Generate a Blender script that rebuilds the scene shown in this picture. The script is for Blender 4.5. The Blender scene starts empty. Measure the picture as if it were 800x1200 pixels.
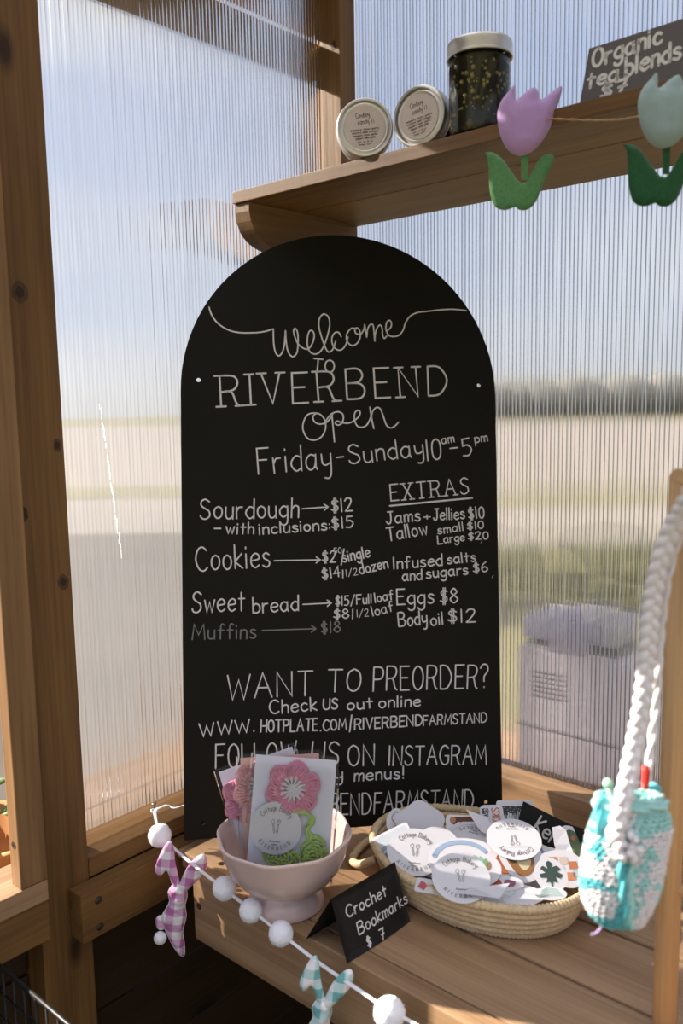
import bpy, bmesh, math, random
from math import sin, cos, pi, sqrt, radians
from mathutils import Vector, Matrix, Quaternion, noise
from mathutils.geometry import delaunay_2d_cdt
random.seed(7)
SC = bpy.context.scene
COL = SC.collection

# ------------------------------------------------------------------ camera (image 800x1200), world, sun, exposure
F_PX = 1005.69
YAW, PITCH, ROLL = 2.29284771, 0.12808054, 0.01751404
fwd = Vector((cos(YAW)*cos(PITCH), sin(YAW)*cos(PITCH), -sin(PITCH)))
rt = fwd.cross(Vector((0, 0, 1))).normalized()
dn = fwd.cross(rt)
CAM_R = cos(ROLL)*rt + sin(ROLL)*dn
CAM_D = -sin(ROLL)*rt + cos(ROLL)*dn
CAM_F = fwd
CAM_O = Vector((.97, -1.105, .6))
cam_data = bpy.data.cameras.new('camera')
cam = bpy.data.objects.new('camera', cam_data)
COL.objects.link(cam)
cam_data.sensor_fit = 'VERTICAL'
cam_data.sensor_height = 36.0
cam_data.lens = 36.0*F_PX/1200.0
cam_data.clip_start = .02
cam_data.clip_end = 500
cam_data.dof.use_dof = True
cam_data.dof.focus_distance = 1.12
cam_data.dof.aperture_fstop = 4.2
m3 = Matrix((CAM_R, -CAM_D, -CAM_F)).transposed()
cam.matrix_world = Matrix.Translation(CAM_O) @ m3.to_4x4()
SC.camera = cam

SC.view_settings.view_transform = 'Standard'
SC.view_settings.look = 'None'
SC.view_settings.gamma = 1
SC.view_settings.use_curve_mapping = False
SC.view_settings.exposure = 0.0
SC.cycles.max_bounces = 10
SC.cycles.diffuse_bounces = 4
SC.cycles.glossy_bounces = 3
SC.cycles.transmission_bounces = 8
SC.cycles.transparent_max_bounces = 16
SC.cycles.sample_clamp_indirect = 6.0
SC.cycles.caustics_reflective = False

world = bpy.data.worlds.new('world')
SC.world = world
world.use_nodes = True
wn = world.node_tree
for n_ in list(wn.nodes): wn.nodes.remove(n_)
def wnode(t, **k):
    n_ = wn.nodes.new(t)
    for a, b in k.items(): setattr(n_, a, b)
    return n_
wo = wnode('ShaderNodeOutputWorld'); wb = wnode('ShaderNodeBackground')
wt = wnode('ShaderNodeTexCoord'); wsep = wnode('ShaderNodeSeparateXYZ')
wr = wnode('ShaderNodeValToRGB')
wn.links.new(wt.outputs['Generated'], wsep.inputs[0])
wn.links.new(wsep.outputs['Z'], wr.inputs[0])
cr_ = wr.color_ramp
cr_.elements[0].position = 0.0; cr_.elements[0].color = (.80, .80, .80, 1)
cr_.elements[1].position = .75; cr_.elements[1].color = (.30, .44, .78, 1)
e_ = cr_.elements.new(.10); e_.color = (.62, .72, .92, 1)
e_ = cr_.elements.new(.30); e_.color = (.46, .58, .88, 1)
wnz = wnode('ShaderNodeTexNoise'); wnz.inputs['Scale'].default_value = 2.2; wnz.inputs['Detail'].default_value = 5
wmap = wnode('ShaderNodeMapping'); wmap.inputs['Scale'].default_value = (1, 1, 3.2)
wn.links.new(wt.outputs['Generated'], wmap.inputs[0]); wn.links.new(wmap.outputs[0], wnz.inputs['Vector'])
wr2 = wnode('ShaderNodeValToRGB'); wr2.color_ramp.elements[0].position = .40; wr2.color_ramp.elements[1].position = .66
wn.links.new(wnz.outputs['Fac'], wr2.inputs[0])
wmix = wnode('ShaderNodeMix', data_type='RGBA')
wn.links.new(wr2.outputs[0], wmix.inputs[0]); wn.links.new(wr.outputs[0], wmix.inputs[6])
wmix.inputs[7].default_value = (.92, .93, .97, 1)
wn.links.new(wmix.outputs[2], wb.inputs[0])
wb.inputs[1].default_value = .95
wn.links.new(wb.outputs[0], wo.inputs[0])

sun_data = bpy.data.lights.new('sun', 'SUN')
sun_data.energy = 18.0
sun_data.angle = radians(.6)
sun_data.color = (1.0, .90, .78)
sun = bpy.data.objects.new('sun', sun_data)
COL.objects.link(sun)
SUN_DIR = Vector((.90, .396, -.51)).normalized()
sun.rotation_euler = SUN_DIR.to_track_quat('-Z', 'Y').to_euler()

# ------------------------------------------------------------------ helpers
def ray(px, py):
    return CAM_R*((px-400)/F_PX) + CAM_D*((py-600)/F_PX) + CAM_F
def on(px, py, ax, val):
    """where the sight line of a photo point meets a plane x / y / z = val of the place"""
    d = ray(px, py); t = (val-CAM_O[ax])/d[ax]
    return CAM_O + d*t
def deep(px, py, z):
    return CAM_O + ray(px, py)*z

def put(name, verts, faces, mats, parent=None, smooth=False, mi=None, kind=None, mw=None):
    me = bpy.data.meshes.new(name)
    me.from_pydata([tuple(v) for v in verts], [], faces)
    if not isinstance(mats, (list, tuple)): mats = [mats]
    for m in mats: me.materials.append(m)
    if mi:
        for p, i in zip(me.polygons, mi): p.material_index = i
    if smooth:
        for p in me.polygons: p.use_smooth = True
    me.update()
    o = bpy.data.objects.new(name, me)
    COL.objects.link(o)
    if parent is not None: o.parent = parent
    if mw is not None: o.matrix_basis = mw
    if kind: o['kind'] = kind
    return o

def tag(o, label=None, cat=None, group=None, kind=None):
    if label: o['label'] = label
    if cat: o['category'] = cat
    if group: o['group'] = group
    if kind: o['kind'] = kind
    return o

def thing(name, label, cat, mw=None, group=None):
    o = bpy.data.objects.new(name, None)
    COL.objects.link(o)
    o.empty_display_size = .02
    if mw is not None: o.matrix_basis = mw
    return tag(o, label, cat, group)

def wmat(o):
    return (wmat(o.parent) @ o.matrix_basis) if o.parent else o.matrix_basis.copy()
def setw(o, parent, mw):
    o.parent = parent; o.matrix_basis = wmat(parent).inverted() @ mw

def frame(o, x, y):
    x = Vector(x).normalized(); y = Vector(y); y = (y - x*y.dot(x)).normalized(); z = x.cross(y)
    m = Matrix((x, y, z)).transposed().to_4x4()
    return Matrix.Translation(Vector(o)) @ m

class MB:
    """collects verts / faces of one mesh"""
    def __init__(s): s.v = []; s.f = []; s.m = []
    def add(s, vs, fs, mi=0):
        b = len(s.v); s.v += [Vector(v) for v in vs]
        s.f += [tuple(i+b for i in f) for f in fs]; s.m += [mi]*len(fs)
    def box(s, a, b, mi=0):
        x0, y0, z0 = a; x1, y1, z1 = b
        s.add([(x0,y0,z0),(x1,y0,z0),(x1,y1,z0),(x0,y1,z0),(x0,y0,z1),(x1,y0,z1),(x1,y1,z1),(x0,y1,z1)],
              [(0,3,2,1),(4,5,6,7),(0,1,5,4),(1,2,6,5),(2,3,7,6),(3,0,4,7)], mi)
    def tube(s, pts, r, n=8, closed=False, mi=0, flat=1.0, cap=True):
        pts = [Vector(p) for p in pts]; N = len(pts)
        rs = r if isinstance(r, (list, tuple)) else [r]*N
        up = Vector((0, 0, 1)); vs = []
        prev = None
        for i, p in enumerate(pts):
            if closed: t = pts[(i+1) % N]-pts[i-1]
            else: t = pts[min(i+1, N-1)]-pts[max(i-1, 0)]
            if t.length < 1e-9: t = Vector((1, 0, 0))
            t.normalize()
            if prev is None:
                a = up if abs(t.dot(up)) < .9 else Vector((1, 0, 0))
                nrm = (a-t*a.dot(t)).normalized()
            else:
                nrm = prev-t*prev.dot(t)
                nrm = nrm.normalized() if nrm.length > 1e-6 else up
            prev = nrm; bn = t.cross(nrm)
            for k in range(n):
                a = 2*pi*k/n
                vs.append(p+(nrm*cos(a)*flat+bn*sin(a))*rs[i])
        fs = []
        M = N if closed else N-1
        for i in range(M):
            j = (i+1) % N
            for k in range(n):
                l = (k+1) % n
                fs.append((i*n+k, i*n+l, j*n+l, j*n+k))
        if cap and not closed:
            fs.append(tuple(reversed(range(n)))); fs.append(tuple((N-1)*n+k for k in range(n)))
        s.add(vs, fs, mi)
    def lathe(s, prof, n=32, mi=0, c=(0, 0, 0), mod=None, closed=False):
        c = Vector(c); vs = []; fs = []
        for (r, z) in prof:
            for k in range(n):
                a = 2*pi*k/n; rr = r*(mod(a, z) if mod else 1)
                vs.append(c+Vector((rr*cos(a), rr*sin(a), z)))
        P = len(prof)
        for i in range(P if closed else P-1):
            j = (i+1) % P
            for k in range(n):
                l = (k+1) % n
                fs.append((i*n+k, i*n+l, j*n+l, j*n+k))
        s.add(vs, fs, mi)
    def disc(s, c, r, n=24, mi=0, up=True):
        c = Vector(c)
        vs = [c+Vector((r*cos(2*pi*k/n), r*sin(2*pi*k/n), 0)) for k in range(n)]
        s.add(vs, [tuple(range(n)) if up else tuple(reversed(range(n)))], mi)
    def blob(s, c, rx, ry, rz, m=None, seg=6, rings=4, mi=0):
        vs = []; fs = []
        c = Vector(c)
        for i in range(rings+1):
            th = pi*i/rings
            for k in range(seg):
                a = 2*pi*k/seg
                p = Vector((rx*sin(th)*cos(a), ry*sin(th)*sin(a), rz*cos(th)))
                if m is not None: p = m @ p
                vs.append(c+p)
        for i in range(rings):
            for k in range(seg):
                l = (k+1) % seg
                fs.append((i*seg+k, (i+1)*seg+k, (i+1)*seg+l, i*seg+l))
        s.add(vs, fs, mi)
    def ribbon(s, pts, w, z=0.0, mi=0, mp=None):
        """flat stroke in the xy plane with round ends"""
        pts = [Vector((p[0], p[1])) for p in pts]
        q = [pts[0]]
        for p in pts[1:]:
            if (p-q[-1]).length > 1e-7: q.append(p)
        pts = q; h = w/2
        def em(vs, fs):
            if mp: vs = [mp(v[0], v[1]) for v in vs]
            s.add([(v[0], v[1], z) for v in vs], fs, mi)
        if len(pts) == 1:
            em([(pts[0].x+h*cos(a*pi/4), pts[0].y+h*sin(a*pi/4)) for a in range(8)], [tuple(range(8))]); return
        L = []; R = []
        N = len(pts)
        for i, p in enumerate(pts):
            a = (p-pts[i-1]).normalized() if i else (pts[1]-p).normalized()
            b = (pts[i+1]-p).normalized() if i < N-1 else a
            t = a+b
            t = t.normalized() if t.length > .3 else a
            nn = Vector((-t.y, t.x)); k = 1/max(.55, abs(Vector((-a.y, a.x)).dot(nn)))
            L.append(p+nn*h*k); R.append(p-nn*h*k)
        vs = L+R
        em(vs, [(N+i, N+i+1, i+1, i) for i in range(N-1)])
        for p in (pts[0], pts[-1]):
            em([(p.x+h*cos(a*pi/4), p.y+h*sin(a*pi/4)) for a in range(8)], [tuple(range(8))])
    def build(s, name, mats, parent=None, smooth=False, kind=None, mw=None):
        return put(name, s.v, s.f, mats, parent, smooth, s.m if any(s.m) else None, kind, mw)

def crom(pts, k=5, closed=False):
    pts = [Vector(p) for p in pts]; n = len(pts); out = []
    if n < 3: return pts
    for i in range(n if closed else n-1):
        if closed: a, b, c, d = pts[i-1], pts[i], pts[(i+1) % n], pts[(i+2) % n]
        else: a, b, c, d = pts[max(i-1, 0)], pts[i], pts[i+1], pts[min(i+2, n-1)]
        for j in range(k):
            t = j/k
            out.append(.5*((2*b)+(c-a)*t+(2*a-5*b+4*c-d)*t*t+(3*b-a-3*c+d)*t**3))
    if not closed: out.append(pts[-1])
    return out

# ------------------------------------------------------------------ materials
def newmat(name):
    m = bpy.data.materials.new(name); m.use_nodes = True
    nt = m.node_tree; b = nt.nodes['Principled BSDF']
    return m, nt, b
def N(nt, t, **k):
    n_ = nt.nodes.new(t)
    for a, b in k.items(): setattr(n_, a, b)
    return n_
def plain(name, col, rough=.6, metal=0, spec=.4, bump=0, bscale=200, var=0, vscale=20, sheen=0, sss=0):
    m, nt, b = newmat(name)
    b.inputs['Base Color'].default_value = (*col, 1)
    b.inputs['Roughness'].default_value = rough
    b.inputs['Metallic'].default_value = metal
    b.inputs['Specular IOR Level'].default_value = spec
    if sheen: b.inputs['Sheen Weight'].default_value = sheen
    if sss:
        b.inputs['Subsurface Weight'].default_value = sss; b.inputs['Subsurface Radius'].default_value = (.01, .008, .006)
    tc = N(nt, 'ShaderNodeTexCoord')
    if var:
        nz = N(nt, 'ShaderNodeTexNoise'); nz.inputs['Scale'].default_value = vscale; nz.inputs['Detail'].default_value = 4
        nt.links.new(tc.outputs['Object'], nz.inputs['Vector'])
        mx = N(nt, 'ShaderNodeMix', data_type='RGBA')
        mx.inputs[6].default_value = tuple(max(0, c*(1-var)) for c in col)+(1,)
        mx.inputs[7].default_value = tuple(min(1, c*(1+var)) for c in col)+(1,)
        nt.links.new(nz.outputs['Fac'], mx.inputs[0]); nt.links.new(mx.outputs[2], b.inputs['Base Color'])
    if bump:
        nz = N(nt, 'ShaderNodeTexNoise'); nz.inputs['Scale'].default_value = bscale; nz.inputs['Detail'].default_value = 3
        nt.links.new(tc.outputs['Object'], nz.inputs['Vector'])
        bp = N(nt, 'ShaderNodeBump'); bp.inputs['Strength'].default_value = bump; bp.inputs['Distance'].default_value = .001
        nt.links.new(nz.outputs['Fac'], bp.inputs['Height']); nt.links.new(bp.outputs[0], b.inputs['Normal'])
    return m

def wood(name, dark, light, rough=.55, knots=1.0, ring=0.0, endgrain=False):
    """grain runs along the object's own x axis"""
    m, nt, b = newmat(name)
    tc = N(nt, 'ShaderNodeTexCoord'); oi = N(nt, 'ShaderNodeObjectInfo')
    mul = N(nt, 'ShaderNodeMath', operation='MULTIPLY'); mul.inputs[1].default_value = 37.0
    nt.links.new(oi.outputs['Random'], mul.inputs[0])
    add = N(nt, 'ShaderNodeVectorMath', operation='ADD')
    nt.links.new(tc.outputs['Object'], add.inputs[0]); nt.links.new(mul.outputs[0], add.inputs[1])
    def nz(scale, s, det, dist=0):
        mp = N(nt, 'ShaderNodeMapping'); mp.inputs['Scale'].default_value = scale
        n1 = N(nt, 'ShaderNodeTexNoise'); n1.inputs['Scale'].default_value = s; n1.inputs['Detail'].default_value = det
        n1.inputs['Distortion'].default_value = dist
        nt.links.new(add.outputs[0], mp.inputs[0]); nt.links.new(mp.outputs[0], n1.inputs['Vector'])
        return n1
    a = nz((1.6, 24, 24), 1.0, 3, .6)
    c = nz((5, 220, 220), 1.0, 3, .2)
    d = nz((2, 5, 5), 1.0, 2)
    mx = N(nt, 'ShaderNodeMath', operation='MULTIPLY_ADD'); mx.inputs[1].default_value = .45
    nt.links.new(c.outputs['Fac'], mx.inputs[0])
    m2 = N(nt, 'ShaderNodeMath', operation='MULTIPLY_ADD'); m2.inputs[1].default_value = .55
    nt.links.new(a.outputs['Fac'], m2.inputs[0])
    m3_ = N(nt, 'ShaderNodeMath', operation='MULTIPLY'); m3_.inputs[1].default_value = .28
    nt.links.new(d.outputs['Fac'], m3_.inputs[0]); nt.links.new(m3_.outputs[0], m2.inputs[2])
    nt.links.new(m2.outputs[0], mx.inputs[2])
    rp = N(nt, 'ShaderNodeValToRGB')
    rp.color_ramp.elements[0].position = .42; rp.color_ramp.elements[0].color = (*dark, 1)
    rp.color_ramp.elements[1].position = .86; rp.color_ramp.elements[1].color = (*light, 1)
    nt.links.new(mx.outputs[0], rp.inputs[0])
    # knots
    mp = N(nt, 'ShaderNodeMapping'); mp.inputs['Scale'].default_value = (4.2, 9.5, 9.5)
    vo = N(nt, 'ShaderNodeTexVoronoi'); vo.inputs['Scale'].default_value = 1.0
    nt.links.new(add.outputs[0], mp.inputs[0]); nt.links.new(mp.outputs[0], vo.inputs['Vector'])
    kr = N(nt, 'ShaderNodeValToRGB')
    kr.color_ramp.elements[0].position = .05; kr.color_ramp.elements[0].color = (.22, .20, .18, 1)
    kr.color_ramp.elements[1].position = .13; kr.color_ramp.elements[1].color = (1, 1, 1, 1)
    nt.links.new(vo.outputs['Distance'], kr.inputs[0])
    mm = N(nt, 'ShaderNodeMix', data_type='RGBA', blend_type='MULTIPLY'); mm.inputs[0].default_value = knots
    nt.links.new(rp.outputs[0], mm.inputs[6]); nt.links.new(kr.outputs[0], mm.inputs[7])
    nt.links.new(mm.outputs[2], b.inputs['Base Color'])
    b.inputs['Roughness'].default_value = rough
    b.inputs['Specular IOR Level'].default_value = .35
    bp = N(nt, 'ShaderNodeBump'); bp.inputs['Strength'].default_value = .25; bp.inputs['Distance'].default_value = .0008
    nt.links.new(mx.outputs[0], bp.inputs['Height']); nt.links.new(bp.outputs[0], b.inputs['Normal'])
    return m

WOOD = wood('cedar stained', (.082, .038, .011), (.245, .128, .042))
WOODL = wood('cedar bench', (.20, .110, .052), (.46, .295, .170), knots=.8)
WOODD = wood('cedar dark with shade', (.018, .009, .004), (.045, .023, .010))  # darkened to near black: shade below the bench is put into this colour
WOODPALE = wood('pale dowel wood', (.38, .22, .10), (.62, .40, .21), knots=0, rough=.4)
CHALKBLK = plain('chalkboard black', (.009, .008, .005), rough=.6, spec=.16, bump=.15, bscale=400, var=.25, vscale=9)
CARDBLK = plain('black card', (.012, .011, .010), rough=.6, spec=.25)
CARDGREY = plain('worn grey card', (.12, .11, .11), rough=.7, spec=.2)
CHALK = plain('chalk marker white', (.74, .72, .71), rough=.8, spec=.1, var=.12, vscale=300)
CHALKDIM = plain('chalk marker faint', (.24, .235, .23), rough=.8, spec=.1, var=.3, vscale=300)
CHALKBR = plain('chalk marker bright', (.70, .68, .66), rough=.8, spec=.1)
METAL = plain('screw steel', (.25, .22, .19), rough=.35, metal=1)
SCREWSHADE = plain('screw recess shade', (.02, .015, .01), rough=.9)
ZINC = plain('lid zinc', (.66, .64, .62), rough=.38, metal=.75, bump=.1, bscale=500)
LIDLABEL = plain('lid paper label', (.66, .58, .55), rough=.75, var=.10, vscale=60)
INK = plain('label ink', (.16, .12, .10), rough=.8)
WHITEP = plain('white vinyl', (.72, .70, .73), rough=.35, spec=.4)
WHITEB = plain('sticker back paper', (.66, .64, .68), rough=.6)
PRINT = plain('sticker print grey', (.22, .20, .20), rough=.6)
CERAM = plain('pink glazed ceramic', (.66, .50, .47), rough=.18, spec=.6)
COTTON = plain('white cotton', (.82, .80, .83), rough=.95, spec=.1, sheen=.5, bump=.5, bscale=500)
POM = plain('white pompom wool', (.86, .85, .90), rough=1, spec=.0, sheen=.6, sss=.15)
RIBBON = plain('white cotton tape', (.82, .80, .84), rough=.9, spec=.1, sheen=.3)
YPINK = plain('pink yarn', (.76, .30, .42), rough=.95, spec=.1, sheen=.5, var=.25, vscale=250)
YPALE = plain('salmon yarn', (.74, .36, .36), rough=.95, spec=.1, sheen=.5)
YWHITE = plain('white yarn', (.78, .74, .76), rough=.95, spec=.1, sheen=.5)
YGREEN = plain('lime green yarn', (.47, .66, .18), rough=.95, spec=.1, sheen=.5, var=.2, vscale=250)
YTEAL = plain('deep turquoise yarn', (.09, .46, .50), rough=.95, spec=.1, sheen=.5, var=.25, vscale=200)
YMINT = plain('pale mint yarn', (.36, .66, .63), rough=.95, spec=.1, sheen=.5, var=.2, vscale=200)
FELTP = plain('lilac felt', (.46, .29, .56), rough=1, spec=.05, sheen=.4, bump=.6, bscale=900, var=.10, vscale=60)
FELTM = plain('pale mint felt', (.29, .39, .39), rough=1, spec=.05, sheen=.4, bump=.6, bscale=900, var=.10, vscale=60)
FELTG = plain('green felt', (.10, .25, .10), rough=1, spec=.05, sheen=.3, bump=.6, bscale=900, var=.35, vscale=350)
FELTDG = plain('dark green felt', (.02, .09, .035), rough=1, spec=.05, sheen=.3, bump=.6, bscale=900, var=.35, vscale=350)
TWINE = plain('jute twine', (.42, .28, .16), rough=.95, bump=.5, bscale=900)
RAFFIA = plain('straw raffia', (.66, .50, .30), rough=.6, var=.28, vscale=120, bump=.4, bscale=400)
BLACKWIRE = plain('black wire', (.008, .008, .008), rough=.45, spec=.3)

def gingham(name, c1, c2, period=.0215):
    m, nt, b = newmat(name)
    tc = N(nt, 'ShaderNodeTexCoord'); sp = N(nt, 'ShaderNodeSeparateXYZ')
    mp = N(nt, 'ShaderNodeMapping'); mp.inputs['Rotation'].default_value = (0, 0, .12)
    nt.links.new(tc.outputs['Object'], mp.inputs[0]); nt.links.new(mp.outputs[0], sp.inputs[0])
    outs = []
    for ax in ('X', 'Y'):
        d = N(nt, 'ShaderNodeMath', operation='DIVIDE'); d.inputs[1].default_value = period
        nt.links.new(sp.outputs[ax], d.inputs[0])
        f = N(nt, 'ShaderNodeMath', operation='FRACT'); nt.links.new(d.outputs[0], f.inputs[0])
        g = N(nt, 'ShaderNodeMath', operation='GREATER_THAN'); g.inputs[1].default_value = .5
        nt.links.new(f.outputs[0], g.inputs[0]); outs.append(g)
    ad = N(nt, 'ShaderNodeMath', operation='ADD'); nt.links.new(outs[0].outputs[0], ad.inputs[0]); nt.links.new(outs[1].outputs[0], ad.inputs[1])
    dv = N(nt, 'ShaderNodeMath', operation='DIVIDE'); dv.inputs[1].default_value = 2
    nt.links.new(ad.outputs[0], dv.inputs[0])
    rp = N(nt, 'ShaderNodeValToRGB'); rp.color_ramp.elements[0].color = (.82, .79, .83, 1); rp.color_ramp.elements[1].color = (*c2, 1)
    e = rp.color_ramp.elements.new(.5); e.color = (*c1, 1)
    nt.links.new(dv.outputs[0], rp.inputs[0]); nt.links.new(rp.outputs[0], b.inputs['Base Color'])
    b.inputs['Roughness'].default_value = .95; b.inputs['Specular IOR Level'].default_value = .1
    nz = N(nt, 'ShaderNodeTexNoise'); nz.inputs['Scale'].default_value = 90
    nt.links.new(tc.outputs['Object'], nz.inputs['Vector'])
    bp = N(nt, 'ShaderNodeBump'); bp.inputs['Strength'].default_value = .6; bp.inputs['Distance'].default_value = .002
    nt.links.new(nz.outputs['Fac'], bp.inputs['Height']); nt.links.new(bp.outputs[0], b.inputs['Normal'])
    return m
GPINK = gingham('pink gingham', (.68, .42, .62), (.50, .19, .40))
GTEAL = gingham('teal gingham', (.50, .68, .70), (.17, .42, .44))

SCUFF, _nt, _b = newmat('scratched sheet')
_tl = N(_nt, 'ShaderNodeBsdfTranslucent'); _tl.inputs[0].default_value = (1, 1, 1, 1); _nt.links.new(_tl.outputs[0], _nt.nodes['Material Output'].inputs[0])
def clear(name, gloss=.12, tint=(.97, .97, .97), gr=.06):
    m, nt, b = newmat(name); nt.nodes.remove(b)
    tr = N(nt, 'ShaderNodeBsdfTransparent'); tr.inputs[0].default_value = (*tint, 1)
    gl = N(nt, 'ShaderNodeBsdfGlossy'); gl.inputs['Roughness'].default_value = gr
    mx = N(nt, 'ShaderNodeMixShader'); fr = N(nt, 'ShaderNodeFresnel'); fr.inputs[0].default_value = 1+gloss*3; nt.links.new(fr.outputs[0], mx.inputs[0])
    nt.links.new(tr.outputs[0], mx.inputs[1]); nt.links.new(gl.outputs[0], mx.inputs[2])
    nt.links.new(mx.outputs[0], nt.nodes['Material Output'].inputs[0])
    return m
def polycarb(name, t_clear, milk, milkcol=(.85, .88, .92), rough=.10, ior=1.13, tint=.95):
    """twin-wall sheet: a clear share, a refracting share bent by the ribs, a milky share"""
    m, nt, b = newmat(name); nt.nodes.remove(b)
    out = nt.nodes['Material Output']
    tr = N(nt, 'ShaderNodeBsdfTransparent'); tr.inputs[0].default_value = (tint, tint+.005, tint+.01, 1)
    rf = N(nt, 'ShaderNodeBsdfRefraction'); rf.inputs['IOR'].default_value = ior; rf.inputs['Roughness'].default_value = rough
    rf.inputs[0].default_value = (tint, tint+.005, tint+.01, 1)
    tl = N(nt, 'ShaderNodeBsdfTranslucent'); tl.inputs[0].default_value = (*milkcol, 1)
    gl = N(nt, 'ShaderNodeBsdfGlossy'); gl.inputs['Roughness'].default_value = .08; gl.inputs[0].default_value = (.9, .9, .9, 1)
    m1 = N(nt, 'ShaderNodeMixShader'); m1.inputs[0].default_value = t_clear
    nt.links.new(rf.outputs[0], m1.inputs[1]); nt.links.new(tr.outputs[0], m1.inputs[2])
    m2 = N(nt, 'ShaderNodeMixShader'); m2.inputs[0].default_value = milk
    nt.links.new(m1.outputs[0], m2.inputs[1]); nt.links.new(tl.outputs[0], m2.inputs[2])
    lw = N(nt, 'ShaderNodeFresnel'); lw.inputs[0].default_value = 1.35
    m4 = N(nt, 'ShaderNodeMixShader'); nt.links.new(lw.outputs[0], m4.inputs[0])
    nt.links.new(m2.outputs[0], m4.inputs[1]); nt.links.new(gl.outputs[0], m4.inputs[2])
    nt.links.new(m4.outputs[0], out.inputs[0])
    return m
POLY_R = polycarb('ribbed clear polycarbonate', .24, .07, rough=.16, ior=1.22)
POLY_L = polycarb('ribbed milky polycarbonate', .68, .065, rough=.45, ior=1.18, tint=.80)
POLY_ROOF = polycarb('milky roof sheet', .25, .60, rough=.3)
def webmat(name, t, milk, col=(.92, .94, .97), gr=.15):
    m, nt, b = newmat(name); nt.nodes.remove(b)
    tr = N(nt, 'ShaderNodeBsdfTransparent'); tr.inputs[0].default_value = (.9, .92, .93, 1)
    tl = N(nt, 'ShaderNodeBsdfTranslucent'); tl.inputs[0].default_value = (*col, 1)
    gl = N(nt, 'ShaderNodeBsdfGlossy'); gl.inputs['Roughness'].default_value = gr; gl.inputs[0].default_value = (.9, .92, .95, 1)
    m1 = N(nt, 'ShaderNodeMixShader'); m1.inputs[0].default_value = milk
    nt.links.new(tr.outputs[0], m1.inputs[1]); nt.links.new(tl.outputs[0], m1.inputs[2])
    m2 = N(nt, 'ShaderNodeMixShader'); m2.inputs[0].default_value = 1-t
    nt.links.new(m1.outputs[0], m2.inputs[1]); nt.links.new(gl.outputs[0], m2.inputs[2])
    nt.links.new(m2.outputs[0], nt.nodes['Material Output'].inputs[0])
    return m
WEB_R = webmat('panel web clear', .60, .72, col=(1, 1, 1))
WEB_L = webmat('panel web milky', .995, .20)
FILLET = clear('panel fillet', .10, (.50, .54, .56))

GLASS = clear('jar glass', .14, (.93, .96, .93))
CELLO = clear('cellophane sleeve', .10)

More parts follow.
